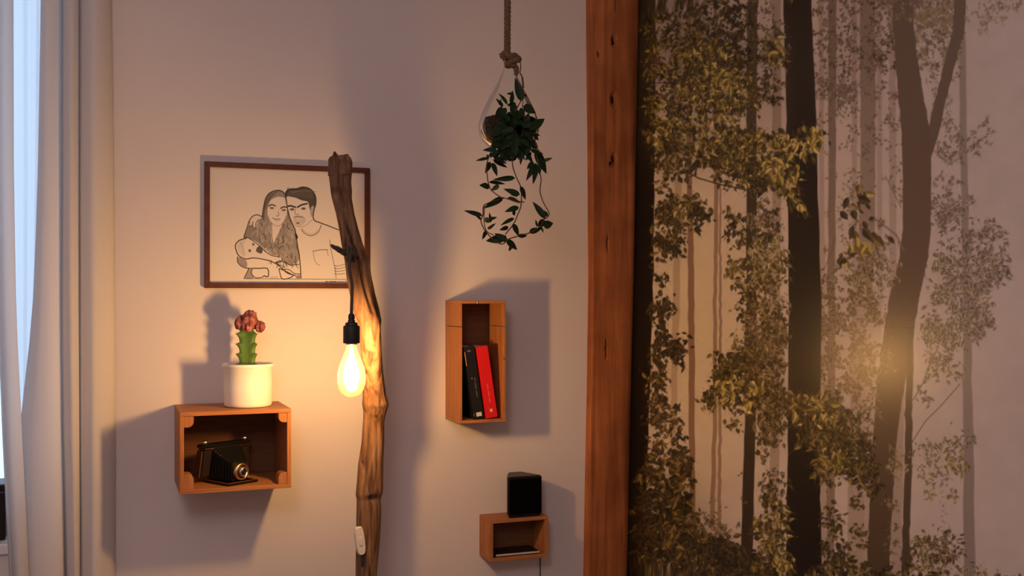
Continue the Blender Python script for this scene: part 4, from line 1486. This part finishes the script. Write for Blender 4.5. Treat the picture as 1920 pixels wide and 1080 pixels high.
ysp = yl + 0.004
xa, xb_ = W(953, 950, ysp).x, W(1016.5, 950, ysp).x
hsp = W(985, 893.5, ysp).z - z1
sp = thing('loudspeaker', 'black wedge-shaped loudspeaker standing on the low shelf', 'speaker', ((xa + xb_) / 2, ysp + 0.03, z1 + 0.0006))


def wedge(name, zlo, zhi, grow, material, bevel, yo=0.0, dep=0.078):
    w = xb_ - xa
    o = [(xa - grow, ysp + yo - grow), (xb_ + grow, ysp + yo - grow), (xb_ + grow, ysp + yo + 0.010), (xa + w * .70, ysp + dep), (xa + w * .30, ysp + dep), (xa - grow, ysp + yo + 0.010)]
    bm = bmesh.new()
    a = [bm.verts.new((x, y, zlo)) for x, y in o]
    b = [bm.verts.new((x, y, zhi)) for x, y in o]
    bm.faces.new(a)
    bm.faces.new(b)
    for i in range(6):
        bm.faces.new((a[i], a[(i + 1) % 6], b[(i + 1) % 6], b[i]))
    bmesh.ops.recalc_face_normals(bm, faces=bm.faces)
    bmesh.ops.bevel(bm, geom=list(bm.edges), offset=bevel, segments=3, affect='EDGES')
    return from_bm(name, bm, material, sp)


zb = z1 + 0.0006
wedge('foot', zb, zb + 0.006, -0.004, M['black_plastic'], 0.001)
wedge('cabinet', zb + 0.005, zb + hsp, 0.0, M['black_plastic'], 0.003)
box('grille', (xa + 0.003, ysp - 0.003, zb + 0.009), (xb_ - 0.003, ysp + 0.002, zb + hsp - 0.006), M['black_cloth'], sp, 0.002)
pa = W(1013, 1049, D - 0.004)
pa.z = z0 + 0.001
cb = tube('speaker_cable', [(pa.x, D - 0.004, z0), (pa.x - 0.0005, D - 0.004, 0.5), (pa.x, D - 0.004, 0.02)], 0.0016, M['cord'], sides=6, base=(pa.x, D - 0.004, 0.02))
tag(cb, 'thin dark cable running down the wall under the low shelf', 'cable')

# ================================================================== driftwood lamp
ROWS = [(296, 619, 653), (302, 616, 659), (318, 615, 660), (340, 618, 658), (370, 622, 659), (400, 630, 664), (430, 636, 672), (460, 641, 681), (490, 647, 692), (520, 650, 696), (550, 656, 703),
        (580, 663, 711), (600, 669, 715), (612, 674, 713), (660, 677, 715), (700, 679, 718), (740, 681, 723), (758, 680, 728), (772, 682, 724), (790, 681, 720), (830, 678, 720),
        (870, 672, 718), (915, 668, 717), (926, 667, 716), (935, 669, 713), (960, 669, 714), (1010, 668, 712), (1080, 667, 706), (1250, 662, 702), (1500, 655, 700), (1830, 648, 700)]
YT0, YT1 = 2.328, 2.42          # distance at top and foot
rw = np.array(ROWS, float)


def trunk_y(row):
    q = min(1, max(0, (row - 600) / 220))
    return YT0 + (YT1 - YT0) * q * q * (3 - 2 * q)


foot_row = HOR + CAMZ / (YT1 * CY + 0.5 * SY) * FPX
lamp = thing('driftwood_lamp', 'floor lamp made of a driftwood branch with a hanging glowing bulb', 'lamp', (W(674, 1200, YT1).x, YT1, 0.0))
V, F, WOOD_TONES = [], [], []
NA = 56
rows = np.concatenate([np.arange(296, 1120, 3.0), np.arange(1120, foot_row, 20), [foot_row]])
for j, row in enumerate(rows):
    y = trunk_y(row)
    l = np.interp(row, rw[:, 0], rw[:, 1])
    r = np.interp(row, rw[:, 0], rw[:, 2])
    pl, pr = W(l, row, y), W(r, row, y)
    c = (pl + pr) / 2
    c.z = max(0.0, c.z)
    hw = (pr.x - pl.x) / 2 * 1.0
    for k in range(NA):
        a = 2 * math.pi * k / NA
        ca, sa = math.cos(a), math.sin(a)
        d = 1.0
        wood_tone = 1.0  # colour multiplier, darker in the split, grooves, knots and cavity
        # long fibres twisting round the branch
        tw = a + row * 0.0016
        f1 = mnoise.noise(Vector((math.cos(tw) * 2.6, math.sin(tw) * 2.6, row * 0.010)))
        f2 = mnoise.noise(Vector((math.cos(tw) * 7, math.sin(tw) * 7, row * 0.015 + 5)))
        d += 0.10 * f1 * abs(sa) + 0.055 * f2
        if sa < 0:
            sx = ca                              # -1 left edge .. 1 right edge of the visible side
            # split between two strands in the upper part
            if 395 < row < 590:
                g0 = np.interp(row, [395, 440, 500, 545, 590], [-0.55, -0.25, 0.05, 0.10, 0.22])
                env = math.sin(math.pi * (row - 395) / 195) ** 0.6
                gg = math.exp(-((sx - g0) / 0.13) ** 2) * env
                d -= 0.50 * gg
                wood_tone *= 1 - 0.62 * gg
            # stripped fibres at the top
            if row < 385:
                gg = math.exp(-((sx + 0.25) / 0.16) ** 2) + 0.8 * math.exp(-((sx - 0.15) / 0.10) ** 2)
                gg *= min(1, (385 - row) / 40)
                d -= 0.26 * gg
                wood_tone *= 1 - 0.5 * min(1, gg)
            # collar of bark and knot
            kb = math.exp(-((row - 358) / 8.0) ** 2)
            d += 0.10 * kb
            wood_tone *= 1 - 0.45 * kb * max(0, -sx + 0.6)
            kn = math.exp(-((row - 381) / 9.0) ** 2 - ((sx + 0.2) / 0.3) ** 2)
            d -= 0.25 * kn
            wood_tone *= 1 - 0.5 * kn
            # cavity at the right below the fork
            kn = math.exp(-((row - 574) / 26.0) ** 2 - ((sx - 0.78) / 0.20) ** 2)
            d -= 0.30 * kn
            wood_tone *= 1 - 0.78 * kn
            # ledge where a side branch tore off
            kn = math.exp(-((row - 603) / 4.0) ** 2 - ((sx - 0.75) / 0.28) ** 2)
            wood_tone *= 1 - 0.6 * kn
            d += 0.12 * math.exp(-((row - 613) / 8.0) ** 2 - ((sx - 0.5) / 0.5) ** 2)
            # lower rings
            d += 0.13 * math.exp(-((row - 921) / 6.0) ** 2 - ((sx - 0.1) / 0.45) ** 2)
            kn = math.exp(-((row - 931) / 4.0) ** 2 - ((sx - 0.0) / 0.4) ** 2)
            d -= 0.14 * kn
            wood_tone *= 1 - 0.5 * kn
            d += 0.10 * math.exp(-((row - 762) / 14.0) ** 2 - ((sx + 0.2) / 0.7) ** 2)
            # seam along the left, lower half
            if row > 780:
                g0 = np.interp(row, [780, 870, 1000, 1080], [-0.85, -0.55, -0.5, -0.45])
                gg = math.exp(-((sx - g0) / 0.08) ** 2) * min(1, (row - 780) / 60)
                d -= 0.14 * gg
                wood_tone *= 1 - 0.45 * gg
        top = 0.0
        if j < 9:
            top = 0.020 * (1 - j / 9) * mnoise.noise(Vector((ca * 2.2, sa * 2.2, 9.0)))
        V.append(Vector((c.x + ca * hw * max(0.3, 1 + (d - 1) * (0.35 + 0.65 * abs(sa))), c.y + sa * hw * 0.95 * d, c.z + top)))
        WOOD_TONES.append(max(0.1, wood_tone))
nr = len(rows)
for j in range(nr - 1):
    for k in range(NA):
        k2 = (k + 1) % NA
        F.append((j * NA + k, (j + 1) * NA + k, (j + 1) * NA + k2, j * NA + k2))
c = sum((V[k] for k in range(NA)), Vector()) / NA + Vector((0, 0, 0.004))
V.append(c)
WOOD_TONES.append(0.5)
for k in range(NA):
    F.append((len(V) - 1, k, (k + 1) % NA))
F.append(tuple((nr - 1) * NA + k for k in range(NA)))
br = mesh_obj('branch', V, F, M['drift'], lamp, smooth=True)
ca_ = br.data.color_attributes.new('wood_tone', 'FLOAT_COLOR', 'POINT')
ca_.data.foreach_set('color', np.array([(w, w * (0.9 + 0.1 * w), w * (0.85 + 0.15 * w), 1) for w in WOOD_TONES], np.float32).ravel())


# broken snags at the top and along the branch
def snag(name, pa, pb, r0, r1, material, bend=(0, 0, 0)):
    pa, pb = Vector(pa), Vector(pb)
    n = 12
    ps, rs = [], []
    for i in range(n + 1):
        q = i / n
        p = pa.lerp(pb, q) + Vector(bend) * math.sin(math.pi * q)
        p += Vector((mnoise.noise(p * 90), mnoise.noise(p * 90 + Vector((7, 0, 0))), mnoise.noise(p * 90 + Vector((0, 7, 0))))) * 0.0016
        ps.append(p)
        rs.append((r0 * (1 - q) + r1 * q) * (1 + 0.18 * mnoise.noise(p * 150)))
    rs[-1] *= 0.5
    o = tube(name, ps, rs, material, lamp, 12)
    ca = o.data.color_attributes.new('wood_tone', 'FLOAT_COLOR', 'POINT')
    nv = len(o.data.vertices)
    ca.data.foreach_set('color', np.array([(g, g, g, 1) for g in 0.75 + 0.4 * rng.random(nv)], np.float32).ravel())
    return o


snag('snag', W(622, 330, YT0 - .008), W(618, 297, YT0 - .010), 0.008, 0.003, M['drift'])
snag('snag', W(645, 330, YT0 - .012), W(640, 291, YT0 - .008), 0.014, 0.009, M['drift'])
snag('snag', W(655, 325, YT0 - .004), W(654, 294, YT0 - .002), 0.009, 0.006, M['drift'])
snag('snag', W(715, 766, trunk_y(766) - .01), W(727, 756, trunk_y(766) - .016), 0.009, 0.004, M['drift'])
yh = YT0 - 0.012
snag('hook_twig', W(668, 478, yh), W(620, 459, yh - 0.055), 0.0105, 0.0035, M['twig'], (0, 0, -0.004))

# bulb, socket and cord
YBULB = 2.21
bc = W(659, 705, YBULB)
mb = pxm(YBULB, 660)


def rowz(py):
    return W(660, py, YBULB).z


topz = rowz(588)
hook = W(655, 482, yh - 0.030)
cord = catmull([W(664, 486, yh - 0.004), W(651, 488, yh - 0.022), hook + Vector((0.004, -0.012, 0.004)), W(657, 476, yh - 0.05), Vector((bc.x, YBULB + 0.02, W(658, 505, YBULB).z)),
                Vector((bc.x + 0.001, YBULB, W(658, 535, YBULB).z)), Vector((bc.x, YBULB, topz))], 8)
tube('cord', cord, 0.0034, M['cord'], lamp, 10)
gs = []
for i in range(3):
    cc_ = W(661 - i * 5.5, 478 - i * 1.5, yh - 0.012 - i * 0.009)
    ring = []
    for k in range(15):
        a = 2 * math.pi * k / 14
        ring.append(cc_ + Vector((0.002 * math.cos(a) + 0.003 * k / 14, 0.0125 * math.cos(a) - 0.003, 0.0125 * math.sin(a))))
    gs.append(tube_geo(ring, 0.0034, 8))
v, f = join_geo(gs)
mesh_obj('cord_knot', v, f, M['cord'], lamp, smooth=True)
sc = Vector((bc.x, YBULB, 0))
pr = [(0.0, topz), (0.004, topz), (0.0055, rowz(589)), (0.0068, rowz(592)), (0.0070, rowz(596)), (0.0062, rowz(599)), (0.0074, rowz(601)), (0.0076, rowz(604)), (0.0120, rowz(605)), (0.0130, rowz(607)),
      (0.0130, rowz(610)), (0.0165, rowz(611)), (0.0172, rowz(613)), (0.0175, rowz(642)), (0.0170, rowz(643.5)), (0.0130, rowz(643.5)), (0.0128, rowz(632)), (0.0, rowz(632))]
so = lathe('lamp_socket', pr, sc, M['socket_black'], lamp, 40)
sharp(so, 35)
bulb = lathe('bulb_cap', [(0.0126, rowz(634)), (0.0127, rowz(643)), (0.0122, rowz(645.5)), (0.0095, rowz(646))], sc, M['metal'], lamp, 32)
prof = [(0.0102, 645.5), (0.0108, 650), (0.0128, 658), (0.0175, 668), (0.0230, 680), (0.0272, 692), (0.0292, 703), (0.0294, 711), (0.0275, 723), (0.0225, 734), (0.0140, 741), (0.006, 743.6), (0.0, 744)]
pp = catmull([(r * 1000, p) for r, p in prof], 4)
bg = lathe('bulb_glass', [(max(0, r / 1000), rowz(p)) for r, p in pp], sc, M['bulb_glass'], lamp, 48)
bg['label'] = 'clear glass bulb'
# filament: dense glowing cage on a slim stem
pp = catmull([(3.2, 651), (3.2, 660), (5.5, 672), (10.0, 685), (14.5, 697), (15.5, 707), (13.0, 717), (7.5, 724), (0.5, 727)], 3)
fl = lathe('filament', [(0.0, rowz(650))] + [(max(0, r / 1000), rowz(p)) for r, p in pp], sc, M['filament'], lamp, 24)
fl['label'] = 'glowing filament'

# cord switch
sw0, sw1 = W(672, 987, YT1 - 0.034), W(678, 1040, YT1 - 0.034)
swc = (sw0 + sw1) / 2
ax = (sw0 - sw1).normalized()
L = (sw0 - sw1).length / 2
sdv = ax.cross(Vector((0, -1, 0))).normalized()


def pill(name, wd, ln_, d0, d1, material, parent):
    bm = bmesh.new()
    n = 28
    lay = []
    for dd, sc_ in ((d0, .88), (d0 + (d1 - d0) * .3, 1.0), (d0 + (d1 - d0) * .7, 1.0), (d1, .84)):
        ring = []
        for k in range(n):
            a = 2 * math.pi * k / n
            e = 0.55
            u = math.copysign(abs(math.cos(a)) ** e, math.cos(a)) * wd * sc_
            v = math.copysign(abs(math.sin(a)) ** 0.75, math.sin(a)) * (ln_ - wd * (1 - sc_))
            ring.append(bm.verts.new(swc + sdv * u + ax * v + Vector((0, -dd, 0))))
        lay.append(ring)
    for a, b in zip(lay[:-1], lay[1:]):
        for k in range(n):
            bm.faces.new((a[k], a[(k + 1) % n], b[(k + 1) % n], b[k]))
    bm.faces.new(lay[0])
    bm.faces.new(lay[-1])
    return from_bm(name, bm, material, parent, smooth=False)


swo = pill('cord_switch', 10 * mb, L, -0.009, 0.008, M['switch'], lamp)
sharp(swo, 30)
swo['label'] = 'white inline switch'
bp_ = pill('switch_button', 4.2 * mb, L * .30, 0.006, 0.0098, M['switch'], swo)
tube('cord', catmull([sw0 + Vector((0, 0.0, -0.004)), sw0 + Vector((0.004, 0.012, 0.02)), sw0 + Vector((0.012, 0.040, 0.06)), sw0 + Vector((0.022, 0.066, 0.12))], 6), 0.003, M['cord'], lamp, 8)
tube('cord', catmull([sw1 + Vector((0, 0.0, 0.004)), sw1 + Vector((0.006, 0.016, -0.03)), sw1 + Vector((0.018, 0.06, -0.09)), (sw1.x + 0.02, YT1 + 0.045, 0.2), (sw1.x + 0.03, YT1 + 0.06, 0.004)], 6), 0.003, M['cord'], lamp, 8)

# ================================================================== hanging glass planter with ivy
YH = 1.95
mh = pxm(YH, 955)
gx = W(954, 200, YH).x
hp_ = thing('hanging_planter', 'teardrop glass planter hanging on a rope with trailing dark ivy', 'plant', (gx, YH, W(954, 285, YH).z))


def hz_(py):
    return W(954, py, YH).z


# rope: three twisted strands
xr = W(952.5, 50, YH).x
ztop, zbot = CEIL, hz_(104)
gs = []
for s in range(3):
    ps = []
    n = 190
    for i in range(n + 1):
        z = ztop + (zbot - ztop) * i / n
        a = 2 * math.pi * s / 3 + z * 2 * math.pi / 0.026
        ps.append((xr + 0.0034 * math.cos(a) + 0.0015 * math.sin(z * 9), YH + 0.0034 * math.sin(a), z))
    gs.append(tube_geo(ps, 0.0038, 7))
v, f = join_geo(gs)
rp_ = mesh_obj('rope', v, f, M['rope'], hp_, smooth=True)
kc = W(956, 111, YH)
gs = []
for i in range(4):
    ring = []
    tl_ = (-.5, .25, .6, -.15)[i]
    off = Vector(((-5, 3, 6, 1)[i] * mh, (-.004, .004, -.006, .0)[i], (3, 5, -4, -10)[i] * mh))
    rr = (9, 10, 9, 7)[i] * mh
    for k in range(19):
        a = 2 * math.pi * k / 18
        ring.append(kc + off + Vector((rr * math.cos(a), rr * .9 * math.sin(a), rr * tl_ * math.cos(a) + rr * .25 * math.sin(2 * a))))
    gs.append(tube_geo(ring, 0.0062, 8))
gs.append(tube_geo(catmull([kc + Vector((6 * mh, -.004, -8 * mh)), kc + Vector((12 * mh, -.006, -18 * mh)), kc + Vector((10 * mh, -.004, -30 * mh))], 4), 0.0042, 8))
gs.append(tube_geo(catmull([kc + Vector((-8 * mh, -.004, 2 * mh)), kc + Vector((-17 * mh, -.006, 4 * mh)), kc + Vector((-21 * mh, -.004, 3 * mh))], 4), 0.0055, 8))
v, f = join_geo(gs)
V = [p + Vector((mnoise.noise(p * 300), mnoise.noise(p * 300 + Vector((5, 0, 0))), 0)) * 0.0008 for p in v]
mesh_obj('rope_knot', V, f, M['rope'], hp_, smooth=True)
tube('wire_loop', catmull([W(974, 108, YH), W(976.5, 125, YH - .005), W(975, 137, YH - .006), W(980, 146, YH - .004), W(982, 165, YH)], 6), 0.0011, M['stem'], hp_, 6)
# glass body with an opening at the front
gp = [(9, 113), (9.5, 122), (12, 134), (18, 148), (26, 164), (35, 180), (44, 198), (51, 214), (56, 230), (57, 240), (54, 254), (46, 267), (33, 278), (17, 284), (0.5, 285.5)]
gp = catmull(gp, 3)
V, F = lathe_geo([(max(0, r) * mh, hz_(p)) for r, p in gp], (gx, YH, 0), 56)
hole_c = Vector((gx + 8 * mh, YH - 56 * mh, hz_(236)))
F = [q for q in F if (sum((V[i] for i in q), Vector()) / 4 - hole_c).length > 38 * mh]
mesh_obj('glass_globe', V, F, M['glass'], hp_, smooth=True)
# soil in the bottom
pr = [(r * .955 * mh, hz_(p) + 0.001) for r, p in gp if p > 224]
pr = [(0.0, pr[0][1] - 0.002), (pr[0][0] * .5, pr[0][1] + 0.003)] + pr
V, F = lathe_geo(pr, (gx, YH, 0), 48)
F = [q for q in F if (sum((V[i] for i in q), Vector()) / 4 - hole_c).length > 30 * mh]
V = [p + Vector((0, 0, 0.002 * mnoise.noise(p * 170))) for p in V]
mesh_obj('soil', V, F, M['soil'], hp_, smooth=True)

# ivy leaf: one mesh, unit length along +X, slightly folded and arched
LV, LF = [], []
NL = 9
for i in range(NL):
    q = i / (NL - 1)
    w = 0.5 * (math.sin(math.pi * min(1, q * 0.97 + 0.03) ** 0.72)) ** 0.9 if 0 < i < NL - 1 else 0.012
    arch = 0.16 * q * q
    for s_, fz in ((-1, .10), (-.5, .03), (0, 0), (.5, .03), (1, .10)):
        LV.append((q, s_ * w * 0.30, -arch * 0.5 + fz * w))
for i in range(NL - 1):
    for k in range(4):
        LF.append((i * 5 + k, i * 5 + k + 1, (i + 1) * 5 + k + 1, (i + 1) * 5 + k))


def leaf_mesh(nm, mt):
    me = bpy.data.meshes.new(nm)
    me.from_pydata(LV, [], LF)
    me.polygons.foreach_set('use_smooth', [True] * len(me.polygons))
    me.materials.append(mt)
    return me


LM = [leaf_mesh('leaf', M['leaf']), leaf_mesh('leaf_light', M['leaf_light'])]


def c5(x, y):
    return 860 + x / 5.142, 270 + y / 5.142


def c4(x, y):
    return 880 + x / 4.911, 80 + y / 4.911


YF = YH - 0.052


def strand(pts, fn, r=0.0011, y0=0.0, y1=0.0):
    ps = []
    for i, (x, y) in enumerate(pts):
        q = i / (len(pts) - 1)
        px, py = fn(x, y)
        ps.append(W(px, py, YF + y0 * (1 - q) + y1 * q + 0.004 * math.sin(i * 1.7)))
    return tube('vine', catmull(ps, 5), r, M['stem'], hp_, 6)


vines = [
    strand([(490, -40), (510, 60), (515, 150), (525, 230), (560, 330), (600, 420), (605, 520), (600, 600), (570, 680), (530, 770), (450, 870)], c5, y1=.01),
    strand([(400, -30), (310, 80), (270, 200), (275, 300), (290, 390), (320, 450), (400, 510), (440, 520)], c5, y1=-.01),
    strand([(600, -30), (720, 60), (770, 180), (780, 270), (795, 340), (785, 460), (820, 570), (870, 660), (860, 700), (820, 730), (790, 790), (700, 850), (600, 880), (500, 910), (460, 930)], c5, y1=-.01),
    strand([(440, 520), (370, 540), (295, 565), (240, 600), (235, 680), (215, 740), (245, 820), (300, 890), (350, 930), (410, 965), (455, 940), (450, 880)], c5, y0=-.01, y1=.01),
    strand([(250, 600), (245, 740), (270, 840), (340, 880)], c5, .0009, -.01, 0),
    strand([(440, 520), (530, 545), (635, 560)], c5, .0009, -.01, -.01),
    strand([(450, 880), (400, 720), (440, 600), (480, 520), (470, 430)], c4, .0011, .01, .02),
    strand([(420, 860), (340, 700), (300, 600), (290, 520)], c4, .0011, .01, .02),
    strand([(480, 860), (510, 700), (490, 600), (500, 480), (490, 400), (480, 290)], c4, .0009, .01, .03),
    strand([(520, 840), (600, 880), (610, 940), (650, 1010)], c4, .0009, 0, -.01),
]
L5 = [(290, 135, 160, 160, 24), (350, 50, 235, 60, 32), (300, 170, 262, 285, 48), (320, 180, 378, 312, 40), (330, 150, 475, 230, 34), (545, 325, 330, 345, 40), (290, 370, 460, 380, 32), (390, 395, 312, 452, 36),
      (295, 420, 205, 390, 60), (590, 490, 435, 430, 44), (560, 510, 505, 470, 60), (430, 515, 240, 620, 46), (470, 520, 610, 565, 40), (590, 410, 655, 540, 44), (580, 610, 445, 650, 44), (520, 645, 548, 690, 36),
      (535, 715, 405, 780, 30), (480, 800, 395, 830, 32), (520, 770, 588, 890, 44), (230, 690, 50, 640, 34), (215, 735, 140, 650, 28), (300, 725, 240, 745, 44), (300, 730, 370, 702, 30), (305, 760, 300, 655, 26),
      (275, 810, 368, 770, 38), (265, 830, 230, 925, 30), (450, 905, 262, 935, 62), (470, 935, 345, 860, 48), (460, 925, 570, 1022, 48), (505, 980, 488, 1040, 24), (570, 890, 668, 880, 32), (680, 850, 800, 815, 44),
      (835, 720, 715, 550, 50), (815, 720, 775, 825, 50), (815, 785, 915, 765, 62), (850, 700, 828, 640, 32), (760, 800, 740, 725, 18), (790, 800, 818, 852, 20), (745, 185, 652, 350, 44), (755, 190, 718, 392, 40),
      (740, 60, 852, 292, 66), (720, 170, 658, 245, 38), (800, 170, 912, 130, 26), (600, 100, 598, 200, 28), (560, 120, 480, 165, 36), (640, 85, 725, 185, 44), (765, 200, 785, 295, 38), (400, 100, 470, 170, 36),
      (370, 90, 280, 110, 30), (440, 80, 380, 160, 34), (500, 90, 540, 170, 34), (700, 80, 640, 160, 36), (280, 150, 275, 90, 20), (690, 60, 820, 95, 34), (520, 120, 590, 120, 30), (330, 120, 470, 190, 34), (420, 40, 350, 130, 40), (480, 50, 460, 160, 40), (560, 60, 640, 150, 40), (620, 50, 700, 130, 42), (680, 40, 640, 110, 36), (380, 60, 300, 130, 36),
      (520, 40, 500, 130, 40), (330, 70, 400, 150, 36), (730, 90, 790, 160, 40), (440, 120, 520, 160, 32)]
L4 = [(480, 540, 425, 320, 60), (350, 570, 275, 462, 34), (310, 590, 248, 513, 26), (380, 560, 405, 440, 40), (495, 585, 618, 645, 66), (300, 590, 238, 705, 46), (340, 600, 285, 700, 44), (550, 800, 702, 692, 66),
      (570, 850, 657, 850, 28), (470, 600, 505, 700, 46), (250, 985, 128, 985, 36), (430, 560, 345, 580, 36), (400, 470, 345, 470, 20), (500, 480, 540, 495, 18), (395, 620, 430, 700, 46), (420, 560, 380, 640, 50),
      (590, 930, 622, 985, 30), (560, 920, 640, 960, 36), (350, 640, 400, 730, 46)]
for k in range(88):
    f_ = random.uniform(0, 6.28)
    rr = math.sqrt(random.random())
    bx, by = 415 + 150 * rr * math.cos(f_), 840 + 135 * rr * math.sin(f_)
    a_ = math.atan2(by - 800, bx - 420) + random.gauss(0, .5)
    ln_ = random.uniform(70, 125)
    L4.append((bx, by, bx + ln_ * math.cos(a_), by + ln_ * math.sin(a_) + 15, random.uniform(36, 60)))


def put_leaf(fn, sc_, a, idx, vine):
    b, t_ = fn(a[0], a[1]), fn(a[2], a[3])
    y0_ = YF + random.uniform(-0.012, 0.012)
    pb, pt = W(b[0], b[1], y0_), W(t_[0], t_[1], y0_ + random.uniform(-0.010, 0.014))
    d = pt - pb
    Ln = d.length
    wid = 1.3 * a[4] / sc_ * mh / 0.30
    X = d.normalized()
    Z = Vector((random.gauss(0, .25), -1, random.gauss(0.15, .25)))
    Z = (Z - X * Z.dot(X)).normalized()
    Yv = Z.cross(X)
    from mathutils import Matrix
    R = Matrix((X, Yv, Z)).transposed().to_4x4()
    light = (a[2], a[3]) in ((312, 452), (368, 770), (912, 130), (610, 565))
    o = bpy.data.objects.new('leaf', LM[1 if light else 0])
    mtx = Matrix.Translation(pb - root_loc(hp_)) @ R @ Matrix.Diagonal((Ln, wid, (Ln + wid) / 2, 1))
    o.parent = vine
    o.matrix_local = mtx
    COL.objects.link(o)


for i, a in enumerate(L5):
    x, y = a[0], a[1]
    v_ = vines[1] if x < 420 and y < 520 else vines[3] if x < 470 and y >= 520 else vines[2] if x > 620 or y > 870 else vines[0]
    put_leaf(c5, 5.142, a, i, v_)
for i, a in enumerate(L4):
    put_leaf(c4, 4.911, a, i, vines[6 + i % 3])
